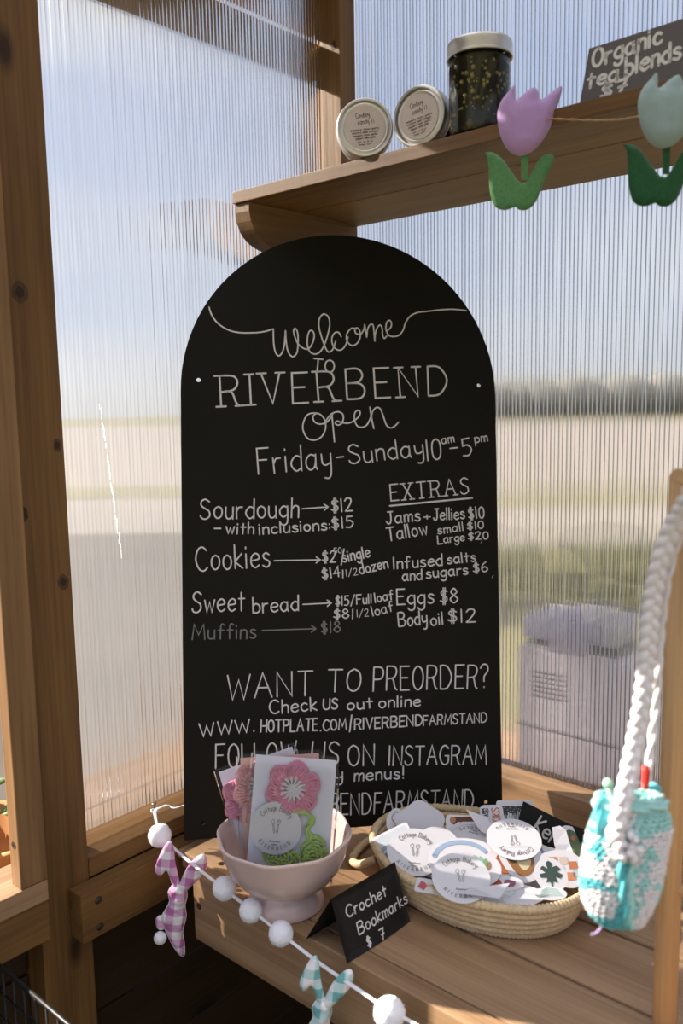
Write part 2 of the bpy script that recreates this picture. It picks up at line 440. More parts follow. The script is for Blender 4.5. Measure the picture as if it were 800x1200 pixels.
# ------------------------------------------------------------------ stroke lettering
GLY = {
'A': (7, "0,0 3.5,10 7,0|1.3,4 5.7,4", "0,0 7,0"), 'B': (6, "0,0 0,10|~0,10 4,10 5.5,7.8 4,5.6 0,5.3|~0,5.3 4.5,5 6,2.6 4.5,.2 0,0", ""),
'C': (6, "~6,8.5 4,10 1.5,9 0,5 1.5,1 4,0 6,1.3", ""), 'D': (6.5, "0,0 0,10|~0,10 4,9.5 6.5,5 4,.5 0,0", ""),
'E': (5, "5,10 0,10 0,0 5,0|0,5.2 4,5.2", ""), 'F': (5, "5,10 0,10 0,0|0,5.4 4,5.4", ""),
'G': (6.4, "~6,8.5 4,10 1.5,9 0,5 1.5,1 4,0 6,1.5 6.1,4.5|6.3,4.6 3.8,4.6", ""), 'H': (6, "0,0 0,10|6,0 6,10|0,5 6,5", ""),
'I': (.6, "0,0 0,10", "0,0 0,10"), 'J': (4.6, "~3.4,10 3.5,3 2.3,.2 .8,.6 0,2.2|1.3,10 5,10", ""), 'K': (5, "0,0 0,10|4.8,9.5 0,4 5,0", ""),
'L': (5, "0,10 0,0 5,0", ""), 'M': (8, "0,0 1,10 4,3 7,10 8,0", ""), 'N': (6.2, "0,0 0,10 6,0 6,10", "0,0 6,10 0,10"),
'O': (6, "~3,10 .8,8.5 0,5 .8,1.5 3,0 5.2,1.5 6,5 5.2,8.5 3,10", ""), 'P': (5.5, "0,0 0,10|~0,10 4.2,9.8 5.5,7.6 4.2,5.2 0,4.9", ""),
'R': (6, "0,0 0,10|~0,10 4.3,9.7 5.5,7.5 4,5.2 0,4.7|~1.5,4.9 3.6,4.4 4.8,1 6,0", "0,0 0,10 6,0"),
'S': (5.4, "~5.2,8.7 3,10 .9,9 .6,7 2.5,5.4 4.8,4 5.1,1.5 3,0 .8,.4 0,1.8", ""), 'T': (6, "0,10 6,10|3,10 3,0", "3,0"),
'U': (6, "~0,10 0,3 1.2,.5 3,0 4.8,.5 6,3 6,10", ""), 'V': (6, "0,10 3,0 6,10", "0,10 6,10"), 'W': (9, "0,10 2.3,0 4.5,8 6.8,0 9,10", ""),
'X': (5.5, "0,10 5.5,0|5.5,10 0,0", "0,10 5.5,10 0,0 5.5,0"), 'Y': (6, "0,10 3,5 6,10|3,5 3,0", ""),
'a': (4.9, "~4.1,5.4 2,6 .2,4.4 0,2 1.6,0 3.6,1 4.2,3.2|4.3,6 4.3,1 4.9,0", ""), 'b': (4.3, "0,10 0,0|~0,4.5 2,6 4.2,4.5 4.2,1.5 2,0 0,1.2", ""),
'c': (4.2, "~4,5 2.3,6 .3,4.5 .2,1.5 2.2,0 4.2,1", ""), 'd': (4.4, "~4.2,5.2 2,6 0,4 0,2 2,0 4.2,1.2|4.3,10 4.3,0", ""),
'e': (4.4, "~.3,3 4.2,3.6 4,5.3 2.3,6 .3,4.5 .2,1.6 2.2,0 4.4,1", ""), 'f': (3.8, "~4,9.2 2.6,10 1.6,8.5 1.5,0|0,5.8 3.6,5.8", ""),
'g': (4.4, "~4.2,5.2 2,6 0,4 .2,1.8 2,.4 4.2,1.8|~4.3,6 4.3,-1.5 3,-3.6 1,-3.5 0,-2.2", ""), 'h': (4, "0,10 0,0|~0,4 1.6,6 3.6,5.6 4,3.5 4,0", ""),
'i': (.5, "0,6 0,0|0,8.3 0,8.9", ""), 'k': (4, "0,10 0,0|3.8,6.2 0,2.8 4,0", ""), 'l': (.5, "0,10 0,0", ""),
'm': (6, "0,6 0,0|~0,4 1.3,6 2.8,5.6 3,3.5 3,0|~3,4 4.4,6 5.8,5.6 6,3.5 6,0", ""), 'n': (4, "0,6 0,0|~0,4 1.6,6 3.6,5.6 4,3.5 4,0", ""),
'o': (4.4, "~2.2,6 .5,5 0,3 .6,1 2.2,0 3.8,1 4.4,3 3.9,5 2.2,6", ""), 'p': (4.2, "0,6 0,-3.6|~0,4.5 2,6 4.2,4.5 4.2,1.5 2,0 0,1.2", ""),
'r': (3.2, "0,6 0,0|~0,3.5 1.3,5.6 3.2,5.8", ""), 's': (3.8, "~3.6,5.2 2,6 .5,5.3 .6,4 2,3.2 3.6,2.2 3.4,.7 1.8,0 0,.8", ""),
't': (3.6, "1.6,9 1.6,0|0,6 3.6,6", ""), 'u': (4.1, "~0,6 0,2 1,.2 2.8,.4 4,2|4,6 4,0", ""), 'w': (6, "0,6 1.5,0 3,5 4.5,0 6,6", ""),
'y': (4.2, "~0,6 .4,2.4 2,1.6 4,2.6|~4.2,6 4.1,-1.5 3,-3.6 1.2,-3.4", ""), 'z': (4, "0,6 4,6 0,0 4,0", ""), 'v': (4, "0,6 2,0 4,6", ""),
'0': (4.6, "~2.3,10 .5,8.5 0,5 .5,1.5 2.3,0 4.1,1.5 4.6,5 4.1,8.5 2.3,10", ""), '1': (1, ".5,10 .5,0", ""),
'2': (5, "~0,8 1.5,10 4,9.5 4.2,7 2.5,3.5 0,0|0,0 5,0", ""), '4': (5, "3.7,0 3.7,10 0,3.5 5,3.5", ""),
'5': (4.8, "4.5,10 .8,10 .5,6|~.5,6 3,6.2 4.8,3.5 3,.3 0,.5", ""), '6': (4.5, "~3.6,10 .8,7 0,3 1.5,0 4,.5 4.5,3 2.5,5 .5,3.5", ""),
'7': (5, "0,10 5,10 2,0|1.6,5 5,5", ""), '8': (5, "~2.5,5.3 .6,7.5 2.5,10 4.4,7.5 2.5,5.3 0,2.6 2.5,0 5,2.6 2.5,5.3", ""),
'$': (4.6, "~4.4,8 2.5,9.2 .6,8 .8,6.2 2.5,5.2 4.2,4 4.2,1.8 2.2,.8 0,2|1.9,10.6 1.9,-.8|3,10.6 3,-.8", ""),
'/': (4.6, "0,-1 4.6,10.5", ""), '+': (5, "0,4 5,4|2.5,1.5 2.5,6.5", ""), '-': (4, "0,4.5 4,4.5", ""), ':': (.6, "0,4.6 0,4.9|0,1 0,1.3", ""),
'.': (.8, ".3,.2 .5,.6", ""), '!': (.8, ".4,10 .4,3|.4,.2 .4,.4", ""), '?': (4.5, "~0,8.4 1.5,10 4,9.6 4.3,7.2 2.2,5 2,2.8|2,.2 2,.4", ""),
}
def text(mb, s, x0, y0, x1, y1, h, style=0, w=1.0, mp=None, z=0.0, rnd=None, k=4):
    """strokes of one word between two base-line ends; units as given"""
    b = Vector((x1-x0, y1-y0)); L = b.length
    bx = b.normalized() if L > 1e-9 else Vector((1, 0)); by = Vector((-bx.y, bx.x))
    u = h/10
    if s == '>':
        for pts in ([(0, 0), (L, 0)], [(L-h*.6, h*.45), (L, 0), (L-h*.6, -h*.45)]):
            mb.ribbon([Vector((x0, y0))+bx*p[0]+by*p[1] for p in pts], w, z, mp=mp)
        return
    if s == '_':
        mb.ribbon([(x0, y0), (x1, y1)], w*1.4, z, mp=mp); return
    gap = 3.4 if style == 1 else 2.1
    tw = sum((GLY[c][0] if c != ' ' else 3) for c in s)+gap*(len(s)-1)
    sx = L/tw if len(s) > 1 or s in '-+' else u*1.15
    x = 0.0
    r = rnd or random
    for c in s:
        if c == ' ': x += 3+gap; continue
        gw, st, sf = GLY[c]
        jy = r.uniform(-.25, .25); sl = r.uniform(-.02, .05)
        for q in st.split('|'):
            sm = q.startswith('~'); q = q.lstrip('~')
            P = [tuple(float(t) for t in a.split(',')) for a in q.split()]
            P = [Vector((x0, y0))+bx*((x+p[0])*sx+p[1]*u*sl)+by*((p[1]+jy)*u) for p in P]
            if sm: P = crom(P, k)
            mb.ribbon(P, w, z, mp=mp)
        if style == 1:
            for a in sf.split():
                px, py = (float(t) for t in a.split(','))
                c0 = Vector((x0, y0))+bx*((x+px)*sx)+by*((py+jy)*u)
                mb.ribbon([c0-bx*1.5*sx, c0+bx*1.5*sx], w, z, mp=mp)
        x += gw+gap
BOARD_O=(0.1907,-0.2138,0.3279); BOARD_U=(0.61816,0.78539,-0.03236); BOARD_V=(-0.09651,0.11668,0.98847)
BOARD_WORDS=[
('RIVERBEND',-171.7,266.0,153.4,286.8,42.6,1),
('TO',-43.7,317.9,-13.3,315.5,17.5,0),
('Friday',-121.3,171.7,-18.7,180.1,35.6,0),
('-',-10.0,183.7,-0.2,185.0,26.6,0),
('Sunday',7.9,186.2,116.2,198.7,26.6,0),
('10',121.2,191.3,142.9,193.9,29.6,0),
('am',144.1,215.5,162.6,218.7,12.4,0),
('-',156.5,200.1,168.2,201.4,19.8,0),
('5',176.5,197.1,192.1,200.2,24.8,0),
('pm',194.4,217.7,213.3,220.3,12.5,0),
('Sourdough',-201.3,110.9,-66.3,111.1,26.9,0),
('>',-60.6,123.6,-23.9,126.0,9.6,0),
('$12',-19.2,118.7,11.2,120.3,18.0,0),
('-',-182.6,91.4,-174.1,91.3,14.1,0),
('with',-166.5,90.6,-129.0,89.4,15.3,0),
('inclusions:',-120.6,88.4,-21.0,94.3,15.4,0),
('$15',-18.8,94.7,11.8,97.0,15.6,0),
('Cookies',-207.3,39.9,-106.9,43.7,32.6,0),
('>',-100.5,51.8,-36.1,51.8,9.5,0),
('$2',-32.8,48.2,-14.2,48.2,15.6,0),
('50',-16.5,60.2,-5.5,60.9,7.8,3),
('/',-6.9,45.9,-4.5,46.5,18.0,0),
('single',-3.2,47.6,35.6,54.9,15.6,0),
('$14',-32.8,24.8,-8.0,27.9,14.3,0),
('l',-4.1,26.0,-3.5,26.0,10.8,0),
('1/2',0.7,27.7,17.4,29.9,9.6,3),
('dozen',21.1,30.3,61.5,39.1,14.5,0),
('Sweet',-213.5,-17.3,-142.4,-16.3,27.8,0),
('bread',-130.7,-19.7,-67.8,-18.5,21.2,0),
('>',-61.4,-9.9,-21.1,-8.9,9.5,0),
('$15/Full',-15.0,-13.2,36.6,-11.1,13.2,0),
('loaf',42.2,-10.0,68.3,-6.1,13.3,0),
('$8',-17.7,-31.4,3.8,-31.1,13.1,0),
('l',8.9,-31.9,9.4,-31.9,13.2,0),
('1/2',15.3,-29.7,32.2,-29.0,10.2,3),
('loaf',38.8,-29.2,68.1,-22.8,13.9,0),
('Muffins',-213.8,-52.8,-127.4,-54.7,20.3,2),
('>',-118.6,-44.2,-43.4,-44.2,10.6,2),
('$18',-35.7,-50.8,-8.6,-50.0,15.5,2),
('EXTRAS',67.3,133.5,183.4,144.0,23.2,1),
('_',65.4,126.8,188.4,137.4,4.9,0),
('Jams',60.2,101.3,109.7,104.9,17.0,0),
('+',115.4,106.0,124.9,106.5,11.0,0),
('Jellies',129.8,105.5,176.3,107.6,16.6,0),
('$10',183.1,106.8,206.0,108.9,16.1,0),
('Tallow',61.4,76.8,120.8,85.7,18.8,0),
('small',136.1,85.5,174.3,90.7,12.3,0),
('$10',180.8,91.2,205.0,93.6,10.5,0),
('Large',135.8,71.5,175.5,75.7,11.7,0),
('$20',181.6,76.6,211.6,77.8,10.5,0),
('Infused',70.0,36.8,141.5,40.8,16.4,0),
('salts',149.8,42.5,191.9,45.7,14.1,0),
('and',82.6,20.0,110.9,21.0,14.6,0),
('sugars',117.8,22.4,180.1,27.1,14.7,0),
('$6',188.5,28.8,209.7,30.7,13.6,0),
('Eggs',73.9,-14.3,127.9,-13.6,21.8,0),
('$8',137.9,-13.9,163.9,-13.4,20.8,0),
('Body',75.9,-45.2,117.5,-42.6,19.4,0),
('oil',123.8,-45.2,141.6,-43.4,17.1,0),
('$12',149.2,-42.1,190.4,-41.8,18.4,0),
('WANT',-167.9,-137.1,-49.7,-136.9,33.7,0),
('TO',-27.7,-132.6,18.6,-134.1,30.9,0),
('PREORDER?',37.2,-134.6,207.9,-137.9,33.6,0),
('Check',-109.1,-159.7,-43.5,-157.3,18.2,0),
('US',-34.4,-156.6,-14.4,-157.0,14.2,0),
('out',0.1,-159.5,36.2,-158.3,14.9,0),
('online',45.6,-158.8,105.6,-158.8,15.6,0),
('WWW.',-204.7,-185.0,-130.5,-182.1,17.3,0),
('HOTPLATE',-122.0,-183.8,-43.0,-185.8,16.4,0),
('.COM',-39.0,-186.7,-1.9,-186.3,14.8,0),
('/',2.2,-188.2,6.5,-186.8,17.9,0),
('RIVERBEND',10.0,-187.0,108.3,-186.8,14.9,0),
('FARMSTAND',109.9,-186.8,204.8,-187.5,13.9,0),
('FOLLOW',-183.8,-230.1,-73.7,-231.1,32.4,0),
('US',-52.2,-232.5,-14.2,-234.8,31.8,0),
('ON',0.3,-238.1,37.6,-237.5,28.5,0),
('INSTAGRAM',58.8,-240.3,203.2,-247.0,27.0,0),
('daily',-67.5,-256.2,-8.4,-255.9,17.6,0),
('menus!',8.6,-258.6,79.9,-259.9,16.6,0),
('RIVER',-117.7,-300.7,-33.2,-303.3,27.9,0),
('BENDFARMSTAND',-27.2,-303.8,182.0,-311.0,28.9,0),
]
BOARD_SCRIPT=[
[(-187.1,402.9),(-183.3,391.8),(-175.1,380.8),(-161.3,372.2),(-144.6,368.7),(-122.1,369.4),(-122.4,369.3),(-110.5,371.4),(-98.5,375.4)],
[(-98.5,375.4),(-98.1,355.0),(-95.9,343.1),(-91.4,337.8),(-86.3,342.7),(-82.9,355.4),(-81.4,374.1),(-80.7,358.5),(-77.9,343.6),(-71.9,337.1),(-65.8,342.4),(-63.9,356.0),(-64.3,371.0),(-67.6,377.0),(-70.0,373.9),(-68.6,366.4),(-64.2,356.0),(-56.7,349.5),(-49.1,348.8),(-42.9,358.1),(-40.7,368.7),(-43.7,374.7),(-47.9,373.0),(-50.5,363.9),(-50.3,351.8),(-46.2,343.8),(-39.2,341.6),(-32.4,345.4),(-25.6,357.0),(-18.9,380.0),(-19.6,393.6),(-26.3,398.9),(-32.5,393.2),(-34.1,382.5),(-31.2,369.0),(-26.8,355.5),(-22.7,346.8),(-18.7,345.1),(-14.0,349.8),(-10.2,360.5)],
[(-2.1,367.4),(-6.1,373.4),(-11.9,372.0),(-15.7,364.0),(-14.0,354.3),(-7.9,348.4),(-1.1,349.2),(4.5,356.4),(7.7,367.1)],
[(20.3,379.1),(12.5,379.5),(5.9,370.7),(6.4,361.0),(13.1,355.1),(20.6,358.3),(25.0,366.1),(25.2,375.3),(21.5,380.6),(17.8,378.4),(19.5,372.7),(26.4,371.9),(31.1,379.4),(32.1,385.6),(33.3,377.0),(35.0,367.9),(35.8,377.1),(39.0,384.6),(43.1,386.5),(45.2,381.1),(46.5,362.7),(47.2,371.3),(50.2,381.2),(54.6,385.7),(57.7,380.9),(58.2,371.7),(60.6,366.8),(64.4,370.3)],
[(64.5,377.4),(70.3,382.8),(71.3,389.9),(67.9,392.9),(64.1,388.7),(63.3,379.5),(67.0,371.9),(73.2,369.7),(82.1,371.8),(88.5,379.4),(92.5,390.6),(99.6,400.1),(111.1,405.8),(124.6,407.8),(143.9,410.6),(163.3,412.2),(184.0,411.1)],
[(-36.6,257.9),(-44.0,258.0),(-51.5,255.6),(-56.8,247.1),(-58.5,235.5),(-52.9,223.4),(-43.0,219.9),(-32.3,224.6),(-26.2,236.9),(-27.7,249.5),(-34.4,256.8),(-40.8,256.8),(-44.1,251.4),(-41.0,245.2),(-33.6,242.7),(-25.0,245.3),(-18.5,251.8),(-15.9,257.1)],
[(-17.1,257.4),(-15.7,241.5),(-13.7,217.7)],
[(-27.6,244.8),(-21.8,252.8),(-17.1,257.4),(-9.1,260.4),(-2.2,258.0),(-0.4,251.9),(-2.8,244.4),(-8.2,241.6),(-12.0,243.8),(-9.7,247.2),(-2.4,245.1),(6.9,244.5),(15.0,248.2),(22.1,254.4),(23.8,260.6),(19.8,262.8),(15.8,257.8),(15.7,248.7),(19.5,240.7),(26.5,238.8),(33.5,242.5),(38.3,251.2),(40.0,259.2)],
[(38.1,267.7),(40.0,253.5),(43.5,237.1)],
[(39.9,251.2),(41.9,261.5),(47.9,267.3),(53.7,264.7),(58.2,252.6),(62.3,241.9),(68.6,238.3),(74.5,241.3),(79.8,246.6)],
]
BOARD_HOLES=[(-202.1,302.0),(201.7,302.0),(202.1,-302.0),(-201.7,-302.0)]
SIGN_O=(0.5821,-0.2000,0.9397); SIGN_V=(0.0000,0.1807,0.9835)
SIGN_WORDS=[
('Organic',-43.7,7.4,29.5,13.6,19.0,0),
('tea',-47.2,-13.7,-13.3,-12.5,16.2,0),
('blends',-5.2,-11.1,50.4,-7.8,19.4,0),
('$7',-30.3,-28.9,-3.4,-28.4,14.1,0),
]
CARD_O=(0.4040,-0.4660,0.0000); CARD_U=(0.0672,0.9977,0.0000); CARD_V=(-0.3322,0.0224,0.9430); CARD_H=0.0689
CARD_WORDS=[
('Crochet',14.9,41.9,78.4,40.9,11.9,0),
('Bookmarks',24.6,20.0,107.5,20.5,12.3,0),
('$',32.2,2.7,41.4,3.0,10.2,0),
('7',52.5,1.2,61.1,1.3,11.2,0),
]
# ------------------------------------------------------------------ the shell: walls, floor, roof, window
def board(name, a, b, mat, axis='x', parent=None, bev=.0015, mi=None):
    """a squared timber between two corners; the grain axis becomes its own local x"""
    a = Vector(a); b = Vector(b); c = (a+b)/2; s = b-a
    R = {'x': Matrix(((1,0,0),(0,1,0),(0,0,1))), 'y': Matrix(((0,1,0),(1,0,0),(0,0,-1))).transposed(), 'z': Matrix(((0,0,1),(1,0,0),(0,1,0))).transposed()}[axis]
    d = {'x': (s.x, s.y, s.z), 'y': (s.y, s.x, s.z), 'z': (s.z, s.x, s.y)}[axis]
    hx, hy, hz = (abs(t)/2 for t in d)
    bm = bmesh.new()
    bmesh.ops.create_cube(bm, size=1)
    for v in bm.verts: v.co = Vector((v.co.x*2*hx, v.co.y*2*hy, v.co.z*2*hz))
    be = min(bev, hx*.4, hy*.4, hz*.4)
    bmesh.ops.bevel(bm, geom=bm.edges[:], offset=be, segments=2, affect='EDGES', profile=.6)
    bmesh.ops.recalc_face_normals(bm, faces=bm.faces)
    me = bpy.data.meshes.new(name); bm.to_mesh(me); bm.free()
    me.materials.append(mat)
    for p in me.polygons: p.use_smooth = False
    o = bpy.data.objects.new(name, me); COL.objects.link(o)
    # local basis: columns are the world directions of local x, y, z
    cols = {'x': ((1,0,0),(0,1,0),(0,0,1)), 'y': ((0,1,0),(1,0,0),(0,0,-1)), 'z': ((0,0,1),(1,0,0),(0,1,0))}[axis]
    m = Matrix(cols).transposed().to_4x4()
    o.matrix_basis = Matrix.Translation(c) @ m
    if parent is not None: setw(o, parent, Matrix.Translation(c) @ m)
    return o

def screw(parent, pos, nrm, r=.0035):
    """screw head with a near-black ring, the recess shade put into colour"""
    mb = MB(); mb.lathe([(0, .0004), (r*.8, .0004), (r, .0002), (r*1.35, .0003), (r*1.5, -.0008)], 12)
    z = Vector(nrm).normalized(); x = z.orthogonal().normalized()
    mw = frame(pos, x, z.cross(x))
    mb.m = [0]*24+[1]*(len(mb.f)-24)
    o = put('screw', mb.v, mb.f, [METAL, SCREWSHADE], None, False, mb.m)
    setw(o, parent, mw)
    return o

def root(name, kind='structure'):
    o = bpy.data.objects.new(name, None); COL.objects.link(o); o['kind'] = kind; o.empty_display_size = .05
    return o

GZ = -.85
# floor boards
fl = root('floor')
for i in range(17):
    x0 = 0+i*.118
    board('floor_board', (x0, -2.3, GZ-.025), (x0+.113, -.002, GZ), WOODD, 'y', fl)

def ribbed(name, axis, a, b, z0, z1, off, mat, parent, pitch=.0062, amp=.0011, sub=8):
    vs = []; fs = []
    n = int((b-a)/pitch*sub)
    rnd = random.Random(5)
    am = [amp*rnd.uniform(.75, 1.25) for _ in range(int((b-a)/pitch)+3)]
    ph = 0
    for i in range(n+1):
        t = a+(b-a)*i/n
        ri = (t-a)/pitch
        d = am[int(ri)]*(abs(sin(pi*ri))**.9)
        for z in (z0, (z0+z1)/2, z1):
            vs.append((t, off+d, z) if axis == 'x' else (off-d, t, z))
    for i in range(n):
        for k in range(2):
            p = i*3+k
            fs.append((p, p+3, p+4, p+1) if axis == 'x' else (p, p+1, p+4, p+3))
    return put(name, vs, fs, mat, parent, True)

def webs(axis, a, b, z0, z1, off, depth, mat, parent, pitch=.0062):
    rnd = random.Random(8); mb = MB(); t = a
    s = 1 if axis == 'x' else -1
    k = 0
    while t < b:
        d = depth*rnd.uniform(.8, 1.15); j = rnd.uniform(-.0005, .0005); w = rnd.uniform(-.0006, .0006)
        p = [(t+j, off), (t+j+w, off+s*d)]
        if axis == 'x': mb.add([(p[0][0], p[0][1], z0), (p[1][0], p[1][1], z0), (p[1][0], p[1][1], z1), (p[0][0], p[0][1], z1)], [(0, 1, 2, 3)])
        else: mb.add([(p[0][1], p[0][0], z0), (p[1][1], p[1][0], z0), (p[1][1], p[1][0], z1), (p[0][1], p[0][0], z1)], [(0, 1, 2, 3)])
        t += pitch; k += 1
    return mb.build('panel_webs', mat, parent, kind='stuff')

# left wall -------------------------------------------------------
wl = root('wall_left')
post_ = board('post', (-.012, -.619, GZ), (.04, -.550, 1.42), WOOD, 'z', wl)
KNOT = plain('dark knot', (.030, .016, .008), rough=.7, var=.4, vscale=300)
KNOTR = plain('knot ring', (.085, .042, .015), rough=.7, var=.3, vscale=200)
def knot(parent, p, nrm, rx, ry, seed=0, ring=True, up=(0, 0, 1)):
    r_ = random.Random(seed); mb = MB(); n = 18
    f_ = [1+r_.uniform(-.12, .12) for _ in range(n)]
    for k_, (s, z, m) in enumerate(((1.6, .0002, 1), (.85, .0004, 0)) if ring else ((1, .0003, 0),)):
        mb.add([(rx*s*f_[i]*cos(2*pi*i/n), ry*s*f_[i]*sin(2*pi*i/n), z) for i in range(n)], [tuple(range(n))], m)
    o = mb.build('knot', [KNOT, KNOTR]); nz = Vector(nrm)
    x = Vector(up).cross(nz).normalized(); setw(o, parent, frame(p, x, nz.cross(x))); return o
for i_, (px, py, rx, ry, rg) in enumerate(((23, 342, .006, .008, True), (67, 522, .0035, .005, True), (74, 682, .0045, .006, True), (27, 603, .006, .009, False), (24, 611, .004, .006, False))):
    knot(post_, on(px, py, 0, .0401), (1, 0, 0), rx, ry, i_, rg)
cp_ = board('corner_post', (-.012, -.034, GZ), (.040, .003, 1.42), WOOD, 'z', wl)
knot(cp_, on(391, 53, 1, -.0341), (0, -1, 0), .0035, .005, 7)
sl_ = board('sill', (-.02, -.549, -.0), (.0395, -.037, .041), WOOD, 'y', wl)
for v_ in sl_.data.vertices:            # its top falls away from the panel
    if v_.co.z < 0 and v_.co.y > 0: v_.co.z += .015
board('sill_block', (.012, -.549, .0), (.0385, -.535, .020), WOODD, 'y', wl)
lg = board('ledger', (.0405, -.580, -.064), (.0685, -.06, -.0005), WOOD, 'y', wl)
screw(lg, (.0688, -.556, -.016), (1, 0, 0)); screw(lg, (.0688, -.556, -.052), (1, 0, 0))
board('top_rail', (-.03, -.549, 1.32), (.04, -.035, 1.40), WOOD, 'y', wl)
ribbed('polycarbonate_panel', 'y', -.5495, -.0345, .0415, 1.32, .0005, POLY_L, wl, amp=.0004)
webs('y', -.5495, -.0345, .0415, 1.32, -.0045, .0045, WEB_L, wl)
for i in range(8):
    z1 = -.004-i*.108
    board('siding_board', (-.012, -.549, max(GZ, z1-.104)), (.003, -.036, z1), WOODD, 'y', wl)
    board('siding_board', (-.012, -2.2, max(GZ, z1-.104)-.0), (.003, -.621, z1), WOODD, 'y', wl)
board('outer_rail', (-.075, -1.0, 1.136), (-.035, .02, 1.180), WOODL, 'y', wl)
board('outer_rail', (-.075, -1.0, 1.208), (-.035, .02, 1.400), WOODL, 'y', wl)  # raised higher out of view so that it shades the tea sign and tulip
board('post', (-.012, -1.50, GZ), (.04, -1.43, 1.42), WOOD, 'z', wl)
board('top_rail', (-.02, -2.2, 1.32), (.04, -.62, 1.40), WOOD, 'y', wl)

sm_ = MB(); r_ = random.Random(4)
for i in range(46):
    f = i/45; p = on(116+27*f+r_.uniform(-.8, .8), 468+188*f, 0, .0024)
    w_ = .0006 if .15 < f < .8 else .0003
    if r_.random() < .18: continue
    sm_.add([p+Vector((0, -w_, -.003)), p+Vector((0, w_, -.003)), p+Vector((0, w_, .003)), p+Vector((0, -w_, .003))], [(0, 1, 2, 3)])
sm_.build('scuff_mark', SCUFF, wl, kind='stuff')

# the open window at the left edge ---------------------------------
w1 = root('window_1')
st = board('window_stile', (.046, -.655, .0425), (.068, -.6215, 1.18), wood('cedar window frame', (.12, .060, .022), (.34, .19, .085), knots=.3), 'z', w1)
board('window_stile', (.018, -.640, .0425), (.0455, -.6215, 1.18), WOODD, 'z', w1)
board('window_sill', (.0, -1.42, .016), (.068, -.6215, .0415), WOODL, 'y', w1)
board('window_apron', (.0, -1.42, -.036), (.066, -.6215, .0155), WOOD, 'y', w1)
board('window_head', (.0, -1.42, .80), (.068, -.6555, .87), WOOD, 'y', w1)
for i in range(4): board('siding_board', (-.012, -1.43, .872+i*.112), (.003, -.621, .980+i*.112), WOOD, 'y', wl)  # unseen solid boards added above the head to block sun
screw(st, (.057, -.6553, .095), (0, -1, 0), .003)
screw(w1, (.050, -.69, .0418), (0, 0, 1), .0035)

# right wall -------------------------------------------------------
wr_ = root('wall_right')
board('sill', (.041, -.036, -.0), (2.0, .03, .041), WOODL, 'x', wr_)
board('sill_apron', (.041, -.020, -.12), (2.0, .0, -.004), WOODD, 'x', wr_)
board('top_rail', (.04, -.03, 1.32), (2.0, .04, 1.40), WOOD, 'x', wr_)
ribbed('polycarbonate_panel', 'x', .0405, 1.7, .0415, 1.32, .0035, POLY_R, wr_, amp=.0013)
webs('x', .0405, 1.7, .0415, 1.32, .0052, .0050, WEB_R, wr_)
rnd_ = random.Random(4); mb = MB(); t_ = .0420
while t_ < 1.7:          # grey strips at the webs; their tint stands in for dark refraction lines
    w_ = rnd_.uniform(.0006, .0014); mb.add([(t_, .0030, .0415), (t_+w_, .0030, .0415), (t_+w_, .0030, 1.32), (t_, .0030, 1.32)], [(0, 1, 2, 3)]); t_ += .0062
mb.build('panel_dark_lines', FILLET, wr_, kind='stuff')
for i in range(7):
    z1 = -.125-i*.108
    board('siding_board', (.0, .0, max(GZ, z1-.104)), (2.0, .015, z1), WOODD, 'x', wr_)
board('post', (1.70, -.03, GZ), (1.77, .03, 1.42), WOOD, 'z', wr_)

# roof, out of the picture: milky sheets on rafters, added to soften the daylight inside ------------------
ce = root('ceiling')
for i in range(3):
    put('roof_panel', [(-.25+i*.82, -2.4, 1.475), (.565+i*.82, -2.4, 1.475), (.565+i*.82, .2, 1.475), (-.25+i*.82, .2, 1.475)], [(0, 1, 2, 3)], POLY_ROOF, ce)
for i in range(4):
    board('rafter', (.0+i*.62, -2.3, 1.405), (.045+i*.62, .05, 1.468), WOOD, 'y', ce)

# ------------------------------------------------------------------ potting bench
bench = thing('potting_bench', 'long brown cedar plank bench along the right wall under the basket and bowl', 'bench', Matrix.Translation((.075, -.25, GZ)))
fa = board('fascia', (.136, -.460, -.088), (1.75, -.4345, -.0), WOODL, 'x', bench)
board('end_board', (.0695, -.4337, -.010), (.078, -.0375, -.0005), WOODL, 'y', bench)
ys = [(-.4325, -.3375), (-.3335, -.2345), (-.2285, -.138), (-.134, -.0375)]
for y0, y1 in ys:
    board('plank', (.0785, y0, -.022), (1.75, y1, 0), WOODL, 'x', bench, bev=.002)
for xx in (.62, 1.25):
    board('joist', (xx, -.4335, -.088), (xx+.03, -.022, -.0225), WOODD, 'y', bench)
for xx in (.70, 1.65):
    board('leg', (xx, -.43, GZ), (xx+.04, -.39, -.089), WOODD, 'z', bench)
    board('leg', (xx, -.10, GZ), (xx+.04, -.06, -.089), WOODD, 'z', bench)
screw(fa, on(233, 1062, 1, -.4603), (0, -1, 0), .003)
for (px, py) in ((259, 1012),):
    p = on(px, py, 2, .0003); screw(bench, p, (0, 0, 1), .003)

